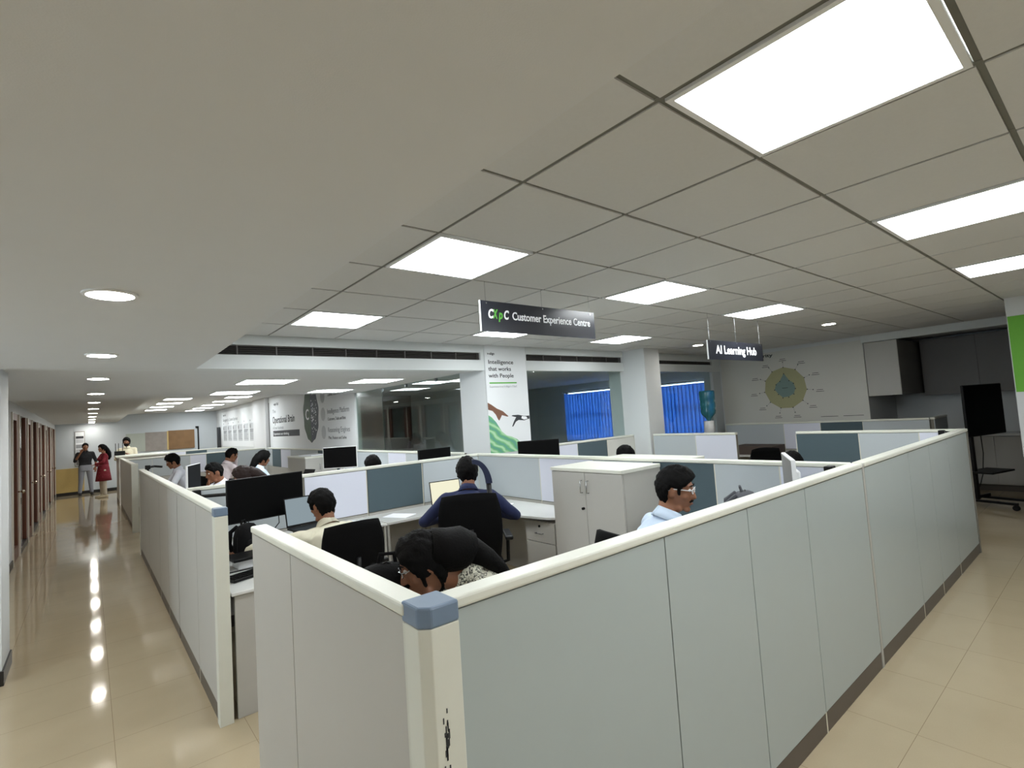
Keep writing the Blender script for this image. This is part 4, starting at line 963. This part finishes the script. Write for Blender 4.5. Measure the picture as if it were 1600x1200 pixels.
def person(label, J, loc, rz, shirt='whites', trous='trous', skin='skin', style='short', hair='hair', sleeve='long', vox=.0085, extra=None, female=False, seed=1, shoes='shoe', curl=.6, glasses=None, moustache=False, beard=False, kurta=False, tail=None):
    """J: joints in a local frame with the person facing +y, floor at z = 0"""
    for k in ('head', 'neck', 'pelvis', 'chest'): J[k] = V(J[k])
    J['sh'] = [V(q) for q in J['sh']]; hy, hp, hr = J.get('hrot', (0,0,0))
    Rm = Matrix.Rotation(hy, 3, 'Z') @ Matrix.Rotation(hp, 3, 'X') @ Matrix.Rotation(hr, 3, 'Y')
    hc, nb, pv, ch = J['head'], J['neck'], J['pelvis'], J['chest']
    shL, shR = J['sh']; sax = (shR-shL).normalized()
    f = .9 if female else 1.0
    up = (nb-pv).normalized(); fwd = up.cross(sax).normalized(); fwd = -fwd if fwd.y < 0 and abs(fwd.y) > .3 else fwd
    up2 = (nb-ch).normalized(); fw2 = sax.cross(up2).normalized()
    if fw2.y < 0: fw2 = -fw2
    sp = (shR-shL).length/2
    def torso(mb, g):
        hx = V((1,0,0)); fy = V((0,1,0))
        mid = pv.lerp(ch, .5)+V((0,-.02,0))
        mb.loft([(pv-V((0,0,.10)), hx, fy, .15*f+g, .11+g), (pv, hx, fy, .175*f+g, .125*f+g), (mid, hx, fy, .152*f+g, .108+g), (ch, sax, fw2, .172*f+g, .118*f+g),
                 (ch.lerp(nb, .5), sax, fw2, sp*.96+g, .108+g), (ch.lerp(nb, .80), sax, fw2, sp*.72+g, .085+g), (nb+up2*.01, sax, fw2, .066+g, .062+g)], 30, 2.3)
        for s_ in (shL, shR): mb.caps(nb.lerp(s_, .35)-up2*.015, s_-up2*.012, .052+g, .058*f+g, 14)
        if female:
            for s_ in (-1, 1): mb.ell(ch+sax*s_*.072+fw2*.085+up2*.01, .058+g, .05+g, .058+g, 14, 10)
    body = MB(); add_head(body, hc, Rm); torso(body, -.012)
    nh = hc+Rm@V((0,-.028,-.07)); body.caps(nb-up2*.02, nh, .058*f, .054*f, 16)
    shirt_m = MB(); torso(shirt_m, .006)
    for s_, (e, w_) in zip((shL, shR), J['arms']):
        e, w_ = V(e), V(w_)
        body.caps(s_, e, .044*f, .036*f, 14); body.caps(e, w_, .037*f, .024*f, 14)
        hd = V(J.get('hand_dir', (w_-e).normalized())) if 'hand_dir' in J else (w_-e).normalized()
        add_hand(body, w_-hd*.006, hd, V((0,0,-1)) if abs(hd.z) < .7 else V((0,1,0)), curl, 1 if s_ is shR else -1, .96*f)
        shirt_m.caps(s_, e, .060*f, .049*f, 14)
        if sleeve == 'long': shirt_m.caps(e, e.lerp(w_, .93), .049*f, .034*f, 14)
        elif sleeve == 'half': shirt_m.caps(e, e.lerp(w_, .12), .049*f, .047*f, 14)
    tr = MB(); tr.loft([(pv-V((0,0,.11)), (1,0,0), (0,1,0), .17*f, .13), (pv, (1,0,0), (0,1,0), .18*f, .135), (pv+V((0,-.005,.09)), (1,0,0), (0,1,0), .166*f, .122)], 26, 2.4)
    feet = []
    for h_, (k_, a_) in zip(((-.092, 0), (.092, 0)), J['legs']):
        hp_ = pv+V((h_[0], 0, -.02)); k_, a_ = V(k_), V(a_)
        body.caps(hp_, k_, .072, .05, 14); body.caps(k_, a_, .05, .034, 14)
        fd = V(J.get('foot_dir', (0,1,0))).normalized()
        body.caps(a_-V((0,0,.04)), a_+fd*.13-V((0,0,.06)), .032, .024, 12)
        tr.caps(hp_, k_, .092, .066, 16); tr.caps(k_, a_.lerp(k_, .05), .066, .052, 16)
        sh = MB(); sh.loft([(a_-fd*.07-V((0,0,a_.z-.04)), fd.cross(V(ZU)), V(ZU), .03, .036), (a_-V((0,0,a_.z-.05)), fd.cross(V(ZU)), V(ZU), .042, .048), (a_+fd*.1-V((0,0,a_.z-.032)), fd.cross(V(ZU)), V(ZU), .047, .03), (a_+fd*.18-V((0,0,a_.z-.022)), fd.cross(V(ZU)), V(ZU), .03, .018)], 18, 2.6)
        feet.append(sh)
    root = body.build('person', skin); root.location = loc; root.rotation_euler = (0,0,rz); remesh(root, vox, 1); tag(root, label, 'person')
    so = shirt_m.build('shirt', shirt, root, smooth=True); remesh(so, vox*1.1, 5)
    dp = so.modifiers.new('folds', 'DISPLACE'); dp.texture = FOLD; dp.strength = .014; dp.mid_level = .5; dp.texture_coords = 'LOCAL'
    to = tr.build('trousers', trous, root, smooth=True); remesh(to, vox*1.25, 4)
    for s_ in feet: s_.build('shoe', shoes, root, smooth=True)
    hm = hair_mesh(hc, Rm, style, seed)
    F = lambda x, y, z: hc+Rm@V((x, y, z))
    if tail: 
        for chain in tail: hm.tube([F(*p) for p, r in chain], [r for p, r in chain], 14)
    ho = hm.build('hair', hair, root, smooth=True)
    for s_ in (-1, 1):
        ey = MB().ell(F(s_*.031, .0785, .014), .0125, .011, .0095, 12, 8, Rm).build('eye', 'eye', root, smooth=True)
        MB().ell(F(s_*.031, .0885, .012), .0055, .0025, .0055, 10, 6, Rm).build('iris', 'iris', ey, smooth=True)
        MB().tube([F(s_*.013, .0925, .036), F(s_*.03, .0915, .041), F(s_*.050, .080, .036)], [.0028, .0040, .002], 6).build('eyebrow', hair, root)
    MB().tube([F(-.022, .0905, -.063), F(0, .0985, -.0625), F(.022, .0905, -.063)], [.002, .0035, .002], 6).build('lips', 'lip', root)
    # collar of the shirt
    if not kurta:
        cm = MB(); n = 18
        for s_ in (-1, 1):
            pts = []
            for i in range(n+1):
                a = PI*(-.5+i/n)*1.0; 
            rin = []; rout = []
            for i in range(11):
                a = -PI/2+PI*.98*i/10 if s_ > 0 else -PI/2-PI*.98*i/10
                q = sax*math.cos(a)+fw2*math.sin(a); h0 = .056-.014*i/10
                rin.append(nb+q*.066+up2*(.012+h0)); rout.append(nb+q*(.088+.018*(i/10))+up2*(.010-.012*i/10))
            cm.add(rin+rout, [(i, i+1, 11+i+1, 11+i) for i in range(10)])
        co = cm.build('collar', shirt, root, smooth=True); so_ = co.modifiers.new('thick', 'SOLIDIFY'); so_.thickness = .004
    if glasses:
        g = MB()
        for s_ in (-1, 1):
            g.tube([F(s_*.031+.021*math.cos(2*PI*k/16), .1005-.004*abs(math.cos(2*PI*k/16)), .012+.015*math.sin(2*PI*k/16)) for k in range(17)], .0019, 6)
            g.tube([F(s_*.052, .097, .018), F(s_*.069, .075, .017), F(s_*.077, .0, .014), F(s_*.076, -.03, .0)], .0026, 6)
        g.tube([F(-.010, .1015, .017), F(0, .105, .02), F(.010, .1015, .017)], .0018, 6)
        g.build('glasses', glasses, root)
    if moustache or beard:
        m_ = MB().tube([F(-.027, .087, -.052), F(-.012, .0955, -.046), F(.012, .0955, -.046), F(.027, .087, -.052)], [.004, .0065, .0065, .004], 8)
        if beard:
            ds, fs = sphere_dirs(30, 20); vs = []
            for d in ds:
                k = max(0, min(1, (-.25-d.z)/.15))*max(0, min(1, (d.y+.25)/.2)); vs.append(hc+Rm@(headpt(d)+d*(.017*k-.02*(1-k))))
            m_.add(vs, fs); m_.ell(F(0,.074,-.098), .03, .03, .028, 12, 8, Rm)
        m_.build('moustache' if not beard else 'beard', hair, root, smooth=True)
    return root
FOLD = bpy.data.textures.new('cloth_folds', 'CLOUDS'); FOLD.noise_scale = .11; FOLD.noise_depth = 1

def seated(hx, hy, hz, lean=.16, arms='desk', hrot=(0,-.2,0), pz=.53, sw=.19, tw=0, nk=(-.06, -.165)):
    """joints of a seated person whose head centre is at local (hx, hy, hz)"""
    h = V((hx, hy, hz)); nb = h+V((-hx*.25, nk[0]-abs(hrot[1])*.05, nk[1])); pv = V((0, nb.y-lean, pz)); ch = pv.lerp(nb, .66)+V((0, -.015, 0))
    sx = V((math.cos(tw), math.sin(tw), 0)); sl, sr = nb-sx*sw-V((0,-.01,.042)), nb+sx*sw-V((0,-.01,.042))
    y = nb.y; A = {'desk': (((-.27, y+.16, .80), (-.12, y+.40, .79)), ((.27, y+.16, .80), (.12, y+.40, .79))),
         'wide': (((-.40, y+.10, .80), (-.20, y+.34, .79)), ((.40, y+.10, .80), (.20, y+.34, .79))),
         'reach': (((-.34, y+.16, .84), (-.50, y+.40, .79)), ((.27, y+.14, .82), (.12, y+.38, .79))),
         'near': (((-.25, y+.10, .84), (-.07, y+.24, .80)), ((.25, y+.10, .84), (.07, y+.24, .80))),
         'lap': (((-.24, y+.05, hz-.45), (-.10, y+.28, hz-.52)), ((.24, y+.05, hz-.45), (.10, y+.28, hz-.52))),
         'mouth': (((-.20, y+.20, .80), (-.045, y+.165, hz-.185)), ((.24, y+.16, .80), (.05, y+.35, .79))),
         'brow': (((-.22, y+.22, hz-.30), (-.085, y+.20, hz-.04)), ((.26, y+.16, .80), (.1, y+.36, .79)))}[arms]
    kx = .13
    return dict(head=h, neck=nb, pelvis=pv, chest=ch, sh=(sl, sr), arms=A, hrot=hrot, legs=(((-kx, pv.y+.44, .50), (-kx, pv.y+.44, .09)), ((kx, pv.y+.44, .50), (kx, pv.y+.44, .09))))
def place(target, yaw, local):   # world loc so that local head centre lands on target (x, y)
    c, s = math.cos(yaw), math.sin(yaw); lx, ly = local.x, local.y
    return (target[0]-(c*lx-s*ly), target[1]-(s*lx+c*ly), 0)
def sit(label, target, yaw, chair=None, cgroup='black office chairs', **kw):
    jk = {k: kw.pop(k) for k in ('lean', 'arms', 'hrot', 'pz', 'sw', 'tw', 'hx', 'nk') if k in kw}
    hx = jk.pop('hx', 0)
    J = seated(hx, .10, target[2], **jk); loc = place(target, yaw, J['head'])
    p = person(label, J, loc, yaw, **kw)
    if chair:
        c, s = math.cos(yaw), math.sin(yaw); py = J['pelvis'].y+.03
        cl, cy = chair
        dup(chair0, (loc[0]-s*py, loc[1]+c*py, 0), yaw+cy, cl) if cl != 'first' else None
        if cl == 'first': chair0.location = (loc[0]-s*py, loc[1]+c*py, 0); chair0.rotation_euler = (0,0,yaw+cy)
    return p
# the nearest four
sit('man in a beige shirt seated with his back to us at the laptop', (1.41, 4.13, 1.07), .16, chair=('first', -.12), shirt='beige', style='thick', arms='reach', hrot=(.25,-.22,0), lean=.20, seed=2, vox=.0075)
sit('man in a navy shirt seated with his back to us at the curved desk', (2.56, 3.78, 1.205), -.62, chair=('black mesh office chair behind the man in navy', .05), shirt='navy', style='fluffy', arms='wide', hrot=(.15,-.25,0), lean=.20, seed=5, vox=.0075)
sit('woman in a leopard print top bending over the near desk, hair tied back', (1.02, 1.84, 1.12), 1.40, chair=None, shirt='leopard', trous='trous', skin='skin2', style='long', hair='hair', female=True, arms='near', hrot=(-.2,-.38,.1), lean=.34, seed=4, vox=.0075, glasses='steel', nk=(-.155,-.085),
    tail=[[((0,-.04,.03),.09),((0,-.10,.0),.088),((0,-.16,-.02),.085),((.0,-.21,-.04),.05)], [((0,-.18,-.04),.055),((0,-.23,-.11),.04),((.01,-.26,-.18),.03),((.02,-.28,-.24),.016)]])
sit('man in a pale blue shirt and white-armed glasses facing right', (2.53, 1.68, 1.205), -PI/2-.45, chair=None, shirt='blue', style='thick', arms='near', hrot=(-.72,-.16,0), lean=.16, seed=9, vox=.0075, glasses='white', moustache=True)
dup(chair0, (2.48, 1.82, 0), -PI/2-.2, 'black slatted office chair behind the man in the pale blue shirt')
dup(chair0, (1.52, 1.80, 0), -PI/2+.9, 'black office chair with a rounded back beside the woman in leopard print')
# middle bay
sit('man in a white shirt with a hand at his mouth, facing left', (1.20, 7.35, 1.215), PI/2+.25, chair=None, shirt='whites', style='short', arms='mouth', hrot=(.0,-.25,0), lean=.2, seed=6, vox=.01)
sit('far man in a white shirt facing left beyond the black screen', (1.12, 10.7, 1.27), PI/2, chair=None, shirt='whites', style='fluffy', arms='desk', hrot=(0,-.35,0), lean=.22, seed=7, vox=.012)
sit('brown-haired woman half hidden behind the large black monitor', (1.30, 6.25, 1.20), PI/2-.2, chair=None, shirt='blacks', skin='skin', style='long', hair='hairb', female=True, arms='desk', hrot=(0,-.4,0), seed=8, vox=.01,
    tail=[[((0,-.06,.02),.075),((0,-.12,-.03),.065),((.0,-.16,-.10),.05),((0,-.19,-.20),.04),((0,-.20,-.28),.025)]])
sit('man in a pinkish shirt holding a hand to his forehead', (1.96, 10.35, 1.30), -PI/2+.25, chair=('black office chair behind the man in the pinkish shirt', 0), shirt='pinks', style='short', arms='brow', hrot=(0,-.3,0), lean=.2, seed=10, vox=.012)
sit('woman with long dark hair in a pale top typing on a laptop', (2.13, 8.9, 1.26), -PI/2+.1, chair=('black office chair behind the woman typing', 0), shirt='blue', style='long', female=True, arms='desk', hrot=(0,-.3,0), lean=.14, seed=11, vox=.012,
    tail=[[((0,-.05,.02),.075),((0,-.09,-.05),.065),((0,-.10,-.15),.06),((0,-.08,-.28),.055),((0,-.06,-.40),.035)]])
dup(chair0, (1.15, 8.45, 0), PI/2+.2, 'tall black office chair beyond the white-backed screen near the corridor')
sit('person whose dark hair shows over the cross partition, left of the corner monitor', (2.82, 6.30, 1.15), .1, chair=None, shirt='blacks', style='fluffy', arms='desk', hrot=(0,-.3,0), seed=12, vox=.012)
sit('person whose dark hair shows behind the white cabinet top, before the white column', (5.08, 4.02, 1.085), .1, chair=None, shirt='navy', style='fluffy', arms='desk', hrot=(0,-.3,0), seed=13, vox=.012)
sit('person whose dark hair shows above the partition, left of the teal board on the right', (5.95, 2.45, .95), -PI/2, chair=None, shirt='blacks', style='fluffy', arms='lap', hrot=(0,-.6,0), pz=.5, seed=14, vox=.012)
dup(chair0, (7.12, 3.12, 0), 2.6, 'black office chair in the gap between the right-hand end partitions')
# standing group at the corridor end
def standing(arms, hrot=(0,0,0), ht=1.68, spread=.12):
    k = ht/1.70; z = lambda v: v*k
    return dict(head=(0,.02,z(1.585)), neck=(0,-.015,z(1.405)), pelvis=(0,0,z(.90)), chest=(0,.0,z(1.22)), sh=((-.185,-.01,z(1.365)), (.185,-.01,z(1.365))), arms=arms, hrot=hrot,
        legs=(((-spread,.015,z(.49)), (-spread-.03,0,.09)), ((spread,.015,z(.49)), (spread+.03,0,.09))))
person('man in a black shirt and grey trousers standing at the corridor end', standing((((-.27,-.02,1.10), (-.25,.06,.86)), ((.26,.02,1.12), (.12,.16,1.40)))), (-.10, 21.9, 0), PI+.1, shirt='blacks', trous='greyt', style='short', sleeve='half', seed=15, vox=.013)
rw = person('woman in a long red kurta standing beside the man in black', standing((((-.22,.05,1.08), (-.10,.22,1.02)), ((.24,.0,1.07), (.18,.14,.95))), hrot=(.3,0,0), ht=1.60), (.33, 20.3, 0), PI/2+.2, shirt='redk', trous='beiget', style='long', female=True, sleeve='long', seed=16, vox=.013, shoes='sandal', kurta=True,
    tail=[[((0,-.04,.04),.08),((0,-.12,-.05),.07),((0,-.17,-.16),.075),((0,-.19,-.28),.06),((0,-.17,-.36),.03)]])
rk = MB().loft([((0,0,z), (1,0,0), (0,1,0), rx, ry) for z, rx, ry in [(.50,.21,.20),(.62,.20,.185),(.78,.185,.16),(.9,.17,.145),(1.0,.15,.125)]], 28, 2.2).build('kurta_skirt', 'redk', rw, smooth=True)
person('bearded man in a cream shirt leaning on the counter at the corridor end', standing((((-.24,.06,1.16), (-.06,.30,1.30)), ((.26,.06,1.16), (.10,.32,1.30))), ht=1.76), (.86, 19.0, 0), PI-.25, shirt='creams', style='fluffy', sleeve='half', seed=17, vox=.013, beard=True)
# navy headrest rising beside the head of the man in navy
ch_ = [o for o in C.objects if o.get('label') == 'black mesh office chair behind the man in navy'][0]
ch_.scale = (1.06, 1.06, 1.10)
hb = MB(); vs = []
for i in range(11):
    a = PI*.02+PI*.50*i/10
    for dx in (-.035, .035):
        for dz in (0, .022): vs.append((.05+(.125-dz*2.0)*math.cos(a)*1.1, -.33+dx+.22, 1.03+(.19-dz*1.4)*math.sin(a)))
fs = []
for i in range(10):
    b = 4*i; fs += [(b, b+2, b+6, b+4), (b+1, b+5, b+7, b+3), (b, b+4, b+5, b+1), (b+2, b+3, b+7, b+6)]
fs += [(0,1,3,2), (40,42,43,41)]
hb.add(vs, fs).build('headrest', 'bagn', ch_, smooth=False)
MB().tube([(.16,-.11,1.04),(.16,-.16,.98),(.14,-.25,.92)], .02).build('headrest_arm', 'black', ch_)
